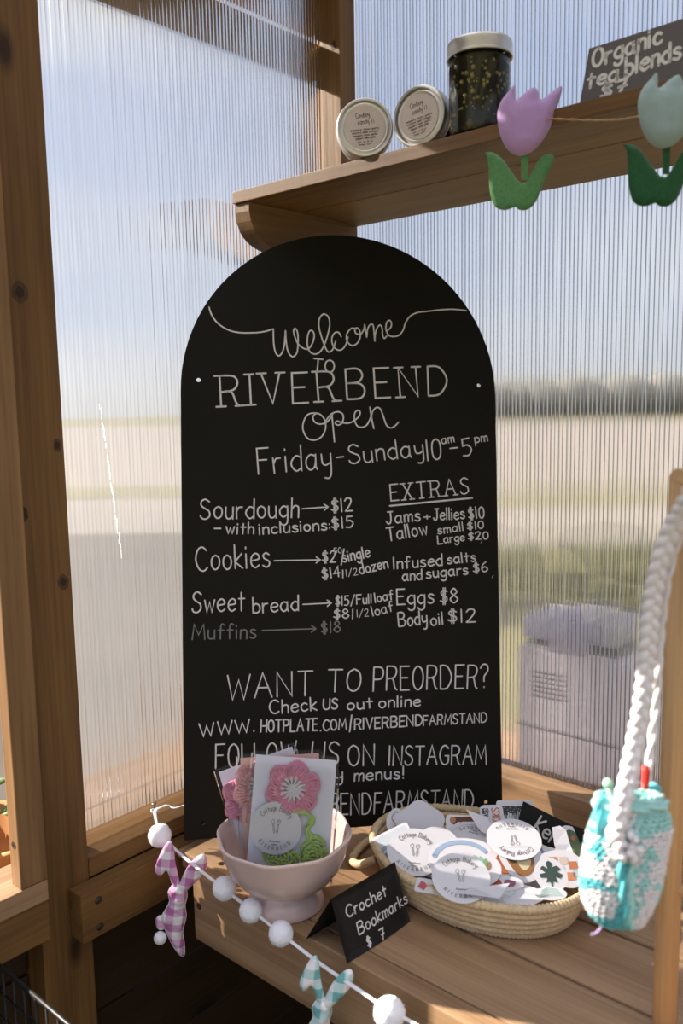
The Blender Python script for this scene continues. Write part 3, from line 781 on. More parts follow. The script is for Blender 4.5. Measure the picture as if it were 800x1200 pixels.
# ------------------------------------------------------------------ wall shelf
shelf = thing('wall_shelf', 'brown plank shelf on a rounded bracket, high on the right wall above the chalkboard', 'shelf', Matrix.Translation((.2, -.14, .88)))
board('plank', (.0235, -.253, .8805), (1.65, -.145, .8970), WOOD, 'x', shelf, bev=.0012)
board('plank', (.0235, -.1435, .8805), (1.65, -.003, .8970), WOOD, 'x', shelf, bev=.0012)
def bracket(x0, x1):
    prof = [(-.249, .880), (-.249, .868), (-.246, .855), (-.238, .840), (-.222, .828), (-.2, .821), (-.17, .816), (-.12, .812), (-.035, .810), (-.035, .880)]
    prof = [(-.249, .8800), (-.249, .868)]+[tuple(p) for p in crom([Vector(q) for q in prof[2:8]], 4)]+prof[8:]
    n = len(prof); c = Vector(((x0+x1)/2, -.14, .85))
    vs = [Vector((x, p[0], p[1]))-c for x in (x0, x1) for p in prof]
    # local x = world y, so the grain runs out from the wall
    vs = [Vector((v.y, v.x, -v.z)) for v in vs]
    fs = [tuple(range(n)), tuple(reversed(range(n, 2*n)))]+[(i, i+n, (i+1) % n+n, (i+1) % n) for i in range(n)]
    m = Matrix(((0,1,0),(1,0,0),(0,0,-1))).transposed().to_4x4()
    o = put('bracket', vs, fs, WOOD)
    bm = bmesh.new(); bm.from_mesh(o.data); bmesh.ops.recalc_face_normals(bm, faces=bm.faces); bm.to_mesh(o.data); bm.free()
    setw(o, shelf, Matrix.Translation(c) @ m)
bracket(.024, .053); bracket(1.3, 1.33)

# ------------------------------------------------------------------ chalkboard
BF = frame(BOARD_O, BOARD_U, BOARD_V)
cb = thing('chalkboard', 'tall black arched chalkboard menu leaning in the corner, hand-lettered in white', 'chalkboard', BF)
def slab2d(outline, holes, t, name, mats, parent, smooth=False, mw=None, back_mat=0):
    """flat plate (front at z=0, back at z=-t) of an outline with real holes"""
    bm = bmesh.new()
    loops = [outline]+holes
    es = []
    for lp in loops:
        vs = [bm.verts.new((p[0], p[1], 0)) for p in lp]
        es += [bm.edges.new((vs[i], vs[(i+1) % len(vs)])) for i in range(len(vs))]
    r = bmesh.ops.triangle_fill(bm, edges=es, use_beauty=True)
    bmesh.ops.recalc_face_normals(bm, faces=bm.faces)
    if bm.faces and sum(f.normal.z for f in bm.faces) < 0: bmesh.ops.reverse_faces(bm, faces=bm.faces)
    me = bpy.data.meshes.new(name)
    bm.verts.index_update(); fr = [tuple(v.index for v in f.verts) for f in bm.faces]
    V0 = [v.co.copy() for v in bm.verts]; bm.free()
    n = len(V0)
    V = V0+[v-Vector((0, 0, t)) for v in V0]
    F = list(fr)+[tuple(i+n for i in reversed(f)) for f in fr]
    mi = [0]*len(fr)+[back_mat]*len(fr)
    b = 0
    for lp in loops:
        k = len(lp)
        for i in range(k):
            p, q = b+i, b+(i+1) % k
            F.append((p, p+n, q+n, q)); mi.append(back_mat)
        b += k
    return put(name, V, F, mats, parent, smooth, mi, None, mw)
ol = [(-.2265, -.3235), (.2265, -.3235)]
ol += [(.2265*cos(a*pi/48), .286+.2265*sin(a*pi/48)) for a in range(0, 49)]
holes = [[(hx/1000+.0032*cos(a*pi/6), hy/1000+.0032*sin(a*pi/6)) for a in range(12)] for hx, hy in BOARD_HOLES]
slab2d(ol, holes, .004, 'panel', CHALKBLK, cb)
rl = random.Random(3)
for w_ in BOARD_WORDS:
    t_, x0, y0, x1, y1, h_, s_ = w_
    mb = MB()
    wd = {0: .0021, 1: .0026, 2: .0019, 3: .0012}[s_]*(1 if h_ > 14 else .85)
    if s_ == 1 and h_ < 30: wd = .0019
    text(mb, t_, x0/1000, y0/1000, x1/1000, y1/1000, h_/1000, s_, wd, z=.0004, rnd=rl)
    mb.build('lettering', CHALKDIM if s_ == 2 else CHALK, cb)
for grp in (BOARD_SCRIPT[:5], BOARD_SCRIPT[5:]):
    mb = MB()
    for s_ in grp: mb.ribbon(crom([Vector((a/1000, b/1000)) for a, b in s_], 5), .0020, .0004)
    mb.build('lettering', CHALK, cb)
# faint smears and marker specks at the edges of the board
mb = MB()
for k in range(3):
    u_, v_ = rl.uniform(.19, .222), rl.uniform(-.2, .2)
    mb.ribbon([(u_, v_), (u_+rl.uniform(-.002, .002), v_+.003)], .0008, .0004)
mb.build('chalk_speck', CHALK, cb, kind='stuff')
# ------------------------------------------------------------------ puffy and flat cut-outs
def inside(p, poly):
    c = False; n = len(poly); j = n-1
    for i in range(n):
        xi, yi = poly[i]; xj, yj = poly[j]
        if (yi > p[1]) != (yj > p[1]) and p[0] < (xj-xi)*(p[1]-yi)/(yj-yi)+xi: c = not c
        j = i
    return c
def edist(p, poly):
    d = 1e9; n = len(poly)
    for i in range(n):
        ax, ay = poly[i]; bx, by = poly[(i+1) % n]
        dx, dy = bx-ax, by-ay; L = dx*dx+dy*dy
        t = 0 if L == 0 else max(0, min(1, ((p[0]-ax)*dx+(p[1]-ay)*dy)/L))
        e = sqrt((p[0]-ax-t*dx)**2+(p[1]-ay-t*dy)**2)
        if e < d: d = e
    return d
def puffy(name, outline, T, R, step, mats, parent=None, mw=None, seam=0, wob=0, mi_seam=0):
    """stuffed shape: two domed faces sewn along the outline; seam > 0 leaves a flat sewn edge"""
    P = [(p[0], p[1]) for p in outline]
    xs = [p[0] for p in P]; ys = [p[1] for p in P]
    pts = list(P)
    y = min(ys)+step/2; k = 0
    while y < max(ys):
        x = min(xs)+(step/2 if k % 2 else 0)
        while x < max(xs):
            if inside((x, y), P) and edist((x, y), P) > step*.45: pts.append((x, y))
            x += step
        y += step*.87; k += 1
    n = len(P)
    vo, eo, fo, *_ = delaunay_2d_cdt([Vector(p) for p in pts], [(i, (i+1) % n) for i in range(n)], [], 1, 1e-7)
    vo = [Vector((v[0], v[1])) for v in vo]
    H = []
    for v in vo:
        d = max(0, edist(v, P)-seam); t = min(1, d/R)
        h = T*sqrt(max(0, 1-(1-t)**2))
        if wob and h > 0: h *= 1+wob*noise.noise(Vector((v.x*120, v.y*120, 3)))
        H.append(h)
    N0 = len(vo)
    V = [Vector((v.x, v.y, h+.0003)) for v, h in zip(vo, H)]+[Vector((v.x, v.y, -h-.0003)) for v, h in zip(vo, H)]
    F = []
    edge = {}
    for f in fo:
        f = list(f)
        a, b, c = (vo[i] for i in f[:3])
        if (b-a).cross(c-a) < 0: f.reverse()
        F.append(tuple(f)); F.append(tuple(i+N0 for i in reversed(f)))
        for i in range(len(f)):
            edge[(f[i], f[(i+1) % len(f)])] = 1
    for (a, b) in edge:
        if (b, a) not in edge: F.append((b, a, a+N0, b+N0))
    return put(name, V, F, mats, parent, True, None, None, mw)

def flatcut(name, outline, t, mats, parent=None, mw=None, curl=0.0, back=0, step=None):
    """thin sheet with an outline; optional curl along x"""
    o = slab2d(outline, [], t, name, mats, parent, False, mw, back)
    if curl:
        for v in o.data.vertices: v.co.z += curl*(v.co.x**2)
    return o

def circle(r, n=32, cx=0, cy=0, ry=None): return [(cx+r*cos(2*pi*k/n), cy+(ry or r)*sin(2*pi*k/n)) for k in range(n)]
def rrect(w, h, r, n=5):
    P = []
    for cx, cy, a0 in ((w/2-r, h/2-r, 0), (-w/2+r, h/2-r, pi/2), (-w/2+r, -h/2+r, pi), (w/2-r, -h/2+r, 3*pi/2)):
        P += [(cx+r*cos(a0+pi/2*k/n), cy+r*sin(a0+pi/2*k/n)) for k in range(n+1)]
    return P
def wavy(r, k, a, n=64, ry=1.0, ph=0): return [((r+a*cos(k*t*2*pi/n+ph))*cos(2*pi*t/n), (r+a*cos(k*t*2*pi/n+ph))*ry*sin(2*pi*t/n)) for t in range(n)]
def pixout(pts, s, k=4):
    """closed smooth outline from a hand-traced list, scaled"""
    return [(p.x, p.y) for p in crom([Vector((x*s, y*s)) for x, y in pts], k, True)]

# ------------------------------------------------------------------ felt tulips on twine, in front of the shelf
def tulip(loc, label, petal, leaf, s, rot):
    mw = frame(loc, CAM_R+CAM_D*rot, -CAM_D)
    t = thing('felt_tulip', label, 'felt flower', mw, None)
    # outline in photo pixels about the flower centre (y up)
    O = [(-36, 10), (-38, 22), (-33, 36), (-24, 44), (-16, 50), (-14, 42), (-16, 30), (-2, 40), (7, 48), (12, 50), (17, 44), (20, 34), (30, 40), (42, 52), (42, 42), (36, 24), (30, 8), (20, -12), (8, -26), (-8, -33), (-22, -28), (-30, -14)]
    O = [(-33, 5), (-34, 20), (-30, 33), (-22, 44), (-15, 52), (-13, 44), (-12, 35), (0, 45), (8, 50), (13, 47), (17, 36), (28, 44), (41, 52), (40, 40), (34, 20), (28, 2), (18, -15), (6, -27), (-8, -31), (-21, -24), (-29, -10)]
    puffy('flower_head', pixout(O, s, 4), .0075, .018, .0045, petal, t, seam=.0012, wob=.2)
    SO = [(-4.5, -26), (-3, -58), (4, -58), (4, -26)]
    flatcut('stem', [(x*s, y*s) for x, y in SO], .002, leaf, t, Matrix.Translation((0, 0, -.002)))
    LO = [(-48, -27), (-44, -32), (-42, -52), (-40, -74), (-34, -90), (-22, -94), (-10, -90), (-6, -93), (4, -93), (14, -84), (22, -64), (34, -36), (34, -29), (28, -26), (18, -32), (8, -50), (2, -60), (-6, -60), (-14, -50), (-26, -34), (-38, -26)]
    puffy('leaves', pixout(LO, s, 3), .0012, .004, .005, leaf, t, Matrix.Translation((0, 0, -.0035)))
    return t
tulip(on(616, 152, 1, -.272), 'lilac felt tulip with green leaves hanging at the shelf edge beside the tall jar', FELTP, FELTG, .00088, .02)
tulip(on(783, 141, 1, -.285), 'pale mint felt tulip with dark green leaves at the right edge of the frame', FELTM, FELTDG, .00083, .03)
a = on(640, 139, 1, -.262); b = on(700, 141, 1, -.266); c = on(745, 137, 1, -.270); d = on(830, 112, 1, -.272)
tw = MB()
pts = crom([a, b, c, d, d+Vector((.2, 0, .03))], 16)
for s_ in (0, pi):
    q = []
    for i, p in enumerate(pts):
        q.append(p+Vector((0, cos(i*.9+s_), sin(i*.9+s_)))*.0006)
    tw.tube(q, .0007, 6)
tag(tw.build('jute_twine', TWINE, None, True), 'thin brown jute twine stretched along the shelf edge between the felt tulips', 'twine')

# ------------------------------------------------------------------ jars on the shelf
def mason(label, mw, H, R, contents, seeds, big, label_lines, neck=.86):
    """z = 0 bottom, z = H top of lid"""
    t = thing('preserve_jar', label, 'jar', mw)
    zl = H-.0165
    g = MB()
    prof = [(0, .0008), (R*.72, .0006), (R*.88, 0), (R*.94, .003), (R*.96, .008), (R*.975, H*.35), (R*.985, H*.72), (R*.95, zl-.002), (R*.92, zl+.002), (R*.92, zl+.012)]
    g.lathe(prof, 40); g.build('glass_body', GLASS, t, True)
    c = MB()
    prof = [(0, .003), (R*.80, .003), (R*.90, .010), (R*.925, H*.35), (R*.935, H*.72), (R*.90, zl-.004), (R*.86, zl), (0, zl)]
    c.lathe(prof, 32); cm = c.build('contents', contents, t, True)
    if seeds:
        s1 = MB(); rr = random.Random(11)
        for k in range(300):
            a = rr.uniform(0, 2*pi); z = rr.uniform(.008, zl-.006)
            clump = noise.noise(Vector((cos(a)*1.7, sin(a)*1.7, z*45)))
            if clump < -.05 and rr.random() < .7: continue
            r = rr.choice((.0009, .0012, .0016, .0021)) if k % 6 else .0027
            s1.blob((R*.915*cos(a), R*.915*sin(a), z), r, r, r, seg=6, rings=4)
        s1.build('seeds', SEED, cm, True, kind='stuff')
    rg = MB()
    ro = R*1.045; n = 96
    prof = [(ro*.90, H+.0003), (ro*.955, H+.0010), (ro*.985, H-.0002), (ro*1.0, H-.002), (ro*.995, H-.0045), (ro*1.008, H-.0065), (ro*.99, H-.0085), (ro*1.006, H-.0105), (ro*.99, H-.0125), (ro*1.012, H-.0145), (ro*1.012, H-.0165), (ro*.95, H-.0165), (ro*.94, H-.003)]
    rg.lathe(prof, n, mod=lambda a, z: 1+(.006*(1 if int(a/(2*pi)*n) % 2 else -1) if H-.0046 < z < H-.0005 else 0))
    rg.build('lid_band', ZINC, t, True)
    ld = MB()
    ld.lathe([(0, H-.0016), (ro*.74, H-.0016), (ro*.775, H-.0006), (ro*.81, H-.0006), (ro*.84, H-.0018), (ro*.90, H-.0014), (ro*.94, H-.0016)], 48)
    lid = ld.build('lid', ZINC, t, True)
    if label_lines:
        l = MB(); l.lathe([(0, H-.0011), (ro*.735, H-.0011)], 40)
        lb = l.build('paper_label', LIDLABEL, lid, False)
        s = MB(); r2 = random.Random(5)
        for (tx, x0, y0, x1, y1, h, w) in label_lines:
            mp = lambda x, y: (x*R, y*R)
            text(s, tx, x0, y0, x1, y1, h, 0, w, mp=mp, z=H-.0009, rnd=r2, k=2)
        s.build('label_print', INK, lid)
    return t
# dark relish: brown-green with lighter flecks
def relish():
    m, nt, b = newmat('dark pickle relish')
    tc = N(nt, 'ShaderNodeTexCoord')
    nz = N(nt, 'ShaderNodeTexNoise'); nz.inputs['Scale'].default_value = 90; nz.inputs['Detail'].default_value = 4
    nt.links.new(tc.outputs['Object'], nz.inputs['Vector'])
    rp = N(nt, 'ShaderNodeValToRGB')
    rp.color_ramp.elements[0].position = .45; rp.color_ramp.elements[0].color = (.012, .010, .004, 1)
    rp.color_ramp.elements[1].position = .72; rp.color_ramp.elements[1].color = (.17, .12, .03, 1)
    e = rp.color_ramp.elements.new(.6); e.color = (.035, .032, .008, 1)
    nt.links.new(nz.outputs['Fac'], rp.inputs[0]); nt.links.new(rp.outputs[0], b.inputs['Base Color'])
    b.inputs['Roughness'].default_value = .55
    bp = N(nt, 'ShaderNodeBump'); bp.inputs['Strength'].default_value = .3; bp.inputs['Distance'].default_value = .002
    nt.links.new(nz.outputs['Fac'], bp.inputs['Height']); nt.links.new(bp.outputs[0], b.inputs['Normal'])
    return m
RELISH = relish()
SEED = plain('mustard seed', (.58, .46, .20), rough=.4, spec=.5)
DARKJAM = plain('dark jam', (.02, .015, .008), rough=.3)
mason('tall upright jar of dark seeded relish with a zinc screw lid on the shelf', frame((.4110, -.219, .8972), (1, 0, 0), (0, 1, 0)), .1015, .0355, RELISH, True, True, None)
tiny = []
rr = random.Random(9)
LINES = [("Cowboy", -.30, .34, .20, .38, .17, .022), ("candy", -.24, .12, .16, .15, .16, .020), ("11", .26, .14, .36, .15, .14, .020)]
for i, y in enumerate((-.10, -.20, -.30, -.40)):
    wd_ = .52-.04*i-.04*(i == 3)
    LINES.append((rr.choice(("cucumber vinegar sugar", "peppers onion garlic", "mustard seed turmeric")), -wd_, y, wd_, y+.03, .07, .016))
LINES += [("net wt 8 oz", -.3, -.52, .25, -.50, .06, .014), ("keep cool", -.25, -.61, .2, -.59, .06, .014)]
# first lying jar: lid faces the lens, rests on its band
def lying(lid_c, nrm, roll, label, lines, H=.052, R=.0335):
    nrm = Vector(nrm).normalized()
    x = Vector((0, 0, 1)).cross(nrm).normalized(); y = nrm.cross(x)
    x2 = x*cos(roll)+y*sin(roll)
    mw = frame(Vector(lid_c)-nrm*H, x2, nrm.cross(x2))
    return mason(label, mw, H, R, DARKJAM, False, False, lines)
lying((.268, -.252, .9328), (.66, -.75, -.01), .06, 'leftmost lying jar, its round zinc lid and printed paper label facing out', LINES)
lying((.340, -.240, .9328), (.12, -.99, -.01), .10, 'second lying jar, lid turned aside, between the first lying jar and the tall jar', LINES)

# ------------------------------------------------------------------ grey tea sign on the shelf
SF = frame(SIGN_O, (1, 0, 0), SIGN_V)
sg = thing('tea_sign', 'worn grey card sign on the shelf reading Organic tea blends in white', 'sign', SF)
flatcut('card', [(-.0555, -.043), (.12, -.043), (.112, .0335), (-.0498, .0302)], .002, CARDGREY, sg)
rl = random.Random(2)
for t_, x0, y0, x1, y1, h_, s_ in SIGN_WORDS:
    mb = MB(); text(mb, t_, x0/1000, y0/1000, x1/1000, y1/1000, h_/1000, 0, .0034, z=.0003, rnd=rl)
    mb.build('lettering', CHALKBR, sg)

# ------------------------------------------------------------------ tent card on the bench
CF = frame(CARD_O, CARD_U, CARD_V)
tc_ = thing('tent_card', 'folded black tent card reading Crochet Bookmarks, standing before the basket', 'sign', CF)
L_ = .104
def bent_sheet(x0, x1, f, t, name, parent):
    V = []; F = []; n = 12; m = 8
    for s in (0, 1):
        for i in range(n+1):
            for j in range(m+1):
                p = f(x0+(x1-x0)*i/n, j/m); V.append(p+Vector((0, 0, -t*s)))
    K = (n+1)*(m+1)
    for i in range(n):
        for j in range(m):
            a = i*(m+1)+j
            F.append((a, a+m+1, a+m+2, a+1)); F.append((K+a, K+a+1, K+a+m+2, K+a+m+1))
    for i in range(n):
        for j in (0, m):
            a = i*(m+1)+j; F.append((a, a+m+1, a+m+1+K, a+K) if j == 0 else (a+m+1, a, a+K, a+m+1+K))
    for j in range(m):
        for i in (0, n):
            a = i*(m+1)+j; F.append((a+1, a, a+K, a+1+K) if i == 0 else (a, a+1, a+1+K, a+K))
    return put(name, V, F, CARDBLK, parent, True)
bow = lambda x, v: .004*(1-v)*sin(pi*max(0, min(1, x/L_)))
bent_sheet(0, L_, lambda x, v: Vector((x, v*CARD_H, bow(x, v)*.6)), .0005, 'front_flap', tc_)
inv = CF.inverted()
def backf(x, v):
    base = Vector((.341, -.464, 0))+Vector(CARD_U)*x
    top = Vector(CARD_O)+Vector(CARD_U)*x+Vector(CARD_V)*CARD_H
    return inv @ base.lerp(top, v)
bent_sheet(0, L_, backf, .0005, 'back_flap', tc_)
for t_, x0, y0, x1, y1, h_, s_ in CARD_WORDS:
    mb = MB()
    text(mb, t_, x0/1000, y0/1000, x1/1000, y1/1000, h_/1000, 0, .0016, rnd=rl)
    for v in mb.v: v.z = bow(v.x, v.y/CARD_H)*.6+.0004
    mb.build('lettering', CHALKBR, tc_)

# ------------------------------------------------------------------ pink footed bowl
BC = Vector((.272, -.4265, 0))
bowl = thing('footed_bowl', 'pale pink glazed footed bowl with a softly angled rim holding bookmark packets', 'bowl', Matrix.Translation(BC))
def octo(a, z): 
    k = max(0, min(1, (z-.035)/.05))
    return 1+.018*k*cos(8*(a+.2))
mb = MB()
prof = [(.0, .020), (.018, .019), (.030, .014), (.038, .006), (.0430, .0), (.0462, .0005), (.0470, .003), (.0450, .008), (.040, .014), (.0345, .0195), (.0335, .0225), (.037, .025), (.046, .029), (.058, .038), (.067, .050), (.0725, .063), (.0760, .078), (.0795, .0875), (.0803, .0905), (.0788, .0922), (.0762, .0905), (.0725, .078), (.069, .063), (.062, .050), (.052, .039), (.038, .032), (.018, .028), (.0, .0275)]
mb.lathe([tuple(q) for q in prof], 72, mod=octo)
mb.build('bowl_body', CERAM, bowl, True)

# ------------------------------------------------------------------ crochet bookmarks in sleeves
def yarn(mb, pts, r, twist=2.4, mi=0):
    """two-ply yarn"""
    pts = [Vector(p) for p in pts]
    for s in (0, pi):
        q = []; prev = None; L = 0
        for i, p in enumerate(pts):
            t = (pts[min(i+1, len(pts)-1)]-pts[max(i-1, 0)]).normalized()
            if i: L += (p-pts[i-1]).length
            n1 = t.orthogonal().normalized() if prev is None else (prev-t*prev.dot(t)).normalized()
            prev = n1; b1 = t.cross(n1); a = L/r*.55*twist/2.4+s
            q.append(p+(n1*cos(a)+b1*sin(a))*r*.45)
        mb.tube(q, r*.62, 6, mi=mi)
def flower(parent, c, R, ypet, full=True, yc=None):
    rr = random.Random(4)
    for k in range(6):
        a0 = 2*pi*k/6+.35
        mb = MB()
        cx, cy = c[0]+R*.60*cos(a0), c[1]+R*.60*sin(a0)
        for s in range(7):       # fat loops fanning across each petal
            a = a0+(s-3)*.42
            tip = Vector((cx+R*.36*cos(a), cy+R*.36*sin(a), .0035))
            base = Vector((c[0]+R*.34*cos(a0+(s-3)*.11), c[1]+R*.34*sin(a0+(s-3)*.11), .003))
            mid = (tip+base)/2+Vector((0, 0, .0035+rr.uniform(0, .001)))
            yarn(mb, crom([base, mid, tip, tip-Vector((0, 0, .003))], 4), R*.085)
        rim = [Vector((cx+R*.37*cos(a0+t), cy+R*.37*sin(a0+t), .004)) for t in [(-1.9+i*.24) for i in range(17)]]
        yarn(mb, rim, R*.10)
        mb.build('petal', ypet, parent, True)
    mb = MB()
    for s in range(14):
        a = 2*pi*s/14
        yarn(mb, crom([Vector((c[0], c[1], .004)), Vector((c[0]+R*.22*cos(a), c[1]+R*.22*sin(a), .0062)), Vector((c[0]+R*.50*cos(a), c[1]+R*.50*sin(a), .0065))], 4), R*.06)
    mb.build('flower_centre', yc or YWHITE, parent, True)
def leaf_knit(parent, c, ang, L, W, mat):
    mb = MB(); ca, sa = cos(ang), sin(ang)
    def q(u, v, z): return Vector((c[0]+u*ca-v*sa, c[1]+u*sa+v*ca, z))
    for ring in (1.0, .66, .34):
        pts = [q(L/2*cos(t)*ring, W/2*ring*sin(t)*(1-.25*cos(t)), .003+.0015*(1-ring)+.0006*sin(t*9)) for t in [2*pi*i/26 for i in range(27)]]
        yarn(mb, pts, W*.085)
    for i in range(9):
        u = -L/2*.8+L*.8*i/8
        yarn(mb, [q(u, -W*.4, .0035), q(u+L*.05, -W*.15, .005), q(u+L*.09, 0, .0055), q(u+L*.05, W*.15, .005), q(u, W*.4, .0035)], W*.055)
    mb.build('leaf', mat, parent, True)

def spoons(mb, s, z, mp=None, c=(0, 0), rot=0):
    """the sticker's little crossed spoon and fork drawing"""
    def P(L): return [(c[0]+(x*cos(rot)-y*sin(rot))*s, c[1]+(x*sin(rot)+y*cos(rot))*s) for x, y in L]
    lw = s*.045
    mb.ribbon(P([p[:2] for p in crom([Vector((-.32, .62)), Vector((-.44, .42)), Vector((-.34, .22)), Vector((-.20, .24)), Vector((-.14, .46)), Vector((-.24, .64)), Vector((-.32, .62))], 3)]), lw, z, mp=mp)
    mb.ribbon(P([(-.27, .22), (-.18, -.45), (-.10, -.62), (-.04, -.45), (-.20, .22)]), lw, z, mp=mp)
    mb.ribbon(P([p[:2] for p in crom([Vector((.14, .6)), Vector((.06, .38)), Vector((.16, .2)), Vector((.32, .26)), Vector((.40, .5)), Vector((.30, .64))], 3)]), lw, z, mp=mp)
    mb.ribbon(P([(.20, .62), (.18, .4)]), lw*.7, z, mp=mp); mb.ribbon(P([(.27, .62), (.26, .4)]), lw*.7, z, mp=mp)
    mb.ribbon(P([(.18, .2), (.10, -.45), (.17, -.62), (.24, -.45), (.26, .2)]), lw, z, mp=mp)
def logo(parent, R, z=.0004, name='label_print', mat=None):
    """Cottage Bakery on an arc above the spoons, RIVERBEND on an arc below"""
    mb = MB(); r2 = random.Random(1)
    def arc_top(x, y):
        a = pi/2-x/(R*.66); rr_ = R*.66+y
        return (rr_*cos(a), rr_*sin(a))
    text(mb, "Cottage Bakery", -R*.60, 0, R*.60, 0, R*.20, 0, R*.022, mp=arc_top, z=z, rnd=r2, k=2)
    def arc_bot(x, y):
        a = -pi/2+x/(R*.82); rr_ = R*.82-y
        return (rr_*cos(a), rr_*sin(a))
    text(mb, "R I V E R B E N D", -R*.72, 0, R*.72, 0, R*.13, 0, R*.024, mp=arc_bot, z=z, rnd=r2, k=2)
    text(mb, "farmstand", -R*.2, -R*.52, R*.2, -R*.52, R*.07, 0, R*.014, z=z, rnd=r2, k=2)
    text(mb, "bakery", -R*.12, -R*.64, R*.12, -R*.64, R*.07, 0, R*.014, z=z, rnd=r2, k=2)
    spoons(mb, R*.42, z, c=(0, R*.06))
    return mb.build(name, mat or PRINT, parent)

CARDPALE = plain('pale lilac card', (.70, .70, .79), rough=.6)
SALMON = plain('salmon card', (.72, .42, .38), rough=.6)
def packet(corner_px, depth, tilt, label, ypet, group, w, h, full=True, fc=(0, 0), card=None):
    c = deep(*corner_px, depth)
    th = tilt[2]
    x = (CAM_R*cos(th)+CAM_D*sin(th)+CAM_F*tilt[0]).normalized()
    y = (-CAM_D*cos(th)+CAM_R*sin(th)+CAM_F*tilt[1]).normalized()
    mw = frame(c, x, y)
    t = thing('bookmark_packet', label, 'bookmark', mw, group)
    flatcut('card', [(0, 0), (w, 0), (w, h), (0, h)], .0006, card or CARDPALE, t)
    flower(t, (fc[0], fc[1]), .0315, ypet)
    if full:
        st = MB()
        yarn(st, crom([Vector((w*.47, h*.66, .004)), Vector((w*.50, h*.60, .004)), Vector((w*.46, h*.55, .0045)), Vector((w*.62, h*.56, .0045)), Vector((w*.76, h*.50, .004)), Vector((w*.70, h*.42, .004)), Vector((w*.74, h*.34, .004)), Vector((w*.66, h*.26, .004))], 5), .0035)
        st.build('stem', YGREEN, t, True)
        leaf_knit(t, (w*.80, h*.21), 1.45, .040, .030, YGREEN)
        leaf_knit(t, (w*.42, h*.17), -.20, .044, .022, YGREEN)
        sk = thing('round_label', None, None, Matrix.Translation((w*.32, h*.41, .0075)))
        sk.parent = t
        f_ = flatcut('label_disc', circle(.0300, 40), .0010, WHITEP, None); f_.parent = sk
        logo(sk, .0300, name='label_print')
    # sleeve: two clear sheets with sealed bright edges
    s = MB(); e = .003
    for z in (-.0016, .0098):
        s.add([(-e, -e, z), (w+e, -e, z), (w+e, h+e*1.6, z), (-e, h+e*1.6, z)], [(0, 1, 2, 3)])
    s.add([(-e, -e, -.0016), (-e-.002, -e, .004), (-e, -e, .0098), (-e, h+e, -.0016), (-e-.002, h+e, .004), (-e, h+e, .0098)], [(0, 3, 4, 1), (1, 4, 5, 2)])
    s.add([(w+e, -e, -.0016), (w+e+.002, -e, .004), (w+e, -e, .0098), (w+e, h+e, -.0016), (w+e+.002, h+e, .004), (w+e, h+e, .0098)], [(0, 1, 4, 3), (1, 2, 5, 4)])
    sl = s.build('clear_sleeve', CELLO, t)
    return t
# the corner given is the packet's lower left corner
packet((288, 1024), .998, (.0, .10, .075), 'front bookmark packet: pink flower with white heart and lime crochet leaves', YPINK, None, .0955, .136, fc=(.0470, .1010))
packet((286, 1012), 1.018, (.06, .12, -.045), 'middle bookmark packet behind the front one, salmon pink, only its left edge showing', YPALE, None, .0945, .122, full=False, fc=(.022, .088), card=SALMON)
packet((288, 1012), 1.034, (.10, .16, -.31), 'rear leftmost bookmark packet, tilted left, pale with a bit of pink flower', YPINK, None, .0945, .112, full=False, fc=(.026, .072))
# ------------------------------------------------------------------ straw basket
KC = Vector((.432, -.254, 0))
bask = thing('straw_basket', 'oval coiled straw basket heaped with stickers on the bench', 'basket', Matrix.Translation(KC))
rb = random.Random(21)
NC = 6
for k in range(NC):
    f = k/(NC-1); z = .0045+.0405*f
    a = .122+.019*f**.8; b = .084+.018*f**.8
    if k == NC-1: z += .001
    r0 = .0042 if k < NC-1 else .0050
    n = 560; pts = []; rs = []
    for i in range(n):
        t = 2*pi*i/n
        w = .0008*noise.noise(Vector((cos(t)*3, sin(t)*3, k*2.3)))
        pts.append((a*cos(t), b*sin(t), z+w)); rs.append(r0*(.86+.24*abs(sin(i*pi/4+k*1.1))**.6+.05*noise.noise(Vector((i*.3, k, 0)))))
    mb = MB(); mb.tube(pts, rs, 10, closed=True)
    mb.build('coil', RAFFIA, bask, True)
mb = MB()
mb.add([(.121*cos(2*pi*i/48), .083*sin(2*pi*i/48), .004) for i in range(48)], [tuple(range(48))])
mb.build('base', RAFFIA, bask)
def handle(side):
    c = on(420, 1008, 2, .012) if side < 0 else KC+Vector((.165, .02, .02))
    if side < 0:
        p = [Vector((-.105, -.068, .030)), Vector((-.128, -.072, .016)), Vector((-.152, -.058, .009)), Vector((-.165, -.020, .0085)), Vector((-.160, .012, .014)), Vector((-.143, .030, .030))]
    else:
        p = [Vector((.137, .0, .034)), Vector((.158, .002, .030)), Vector((.172, .02, .028)), Vector((.168, .045, .028)), Vector((.148, .056, .030)), Vector((.122, .052, .034))]
    pts = crom(p, 14)
    mb = MB(); mb.tube(pts, [.0052*(.92+.10*abs(sin(i*.8))) for i in range(len(pts))], 10)
    return mb.build('handle', RAFFIA, bask, True)
handle(-1); handle(1)

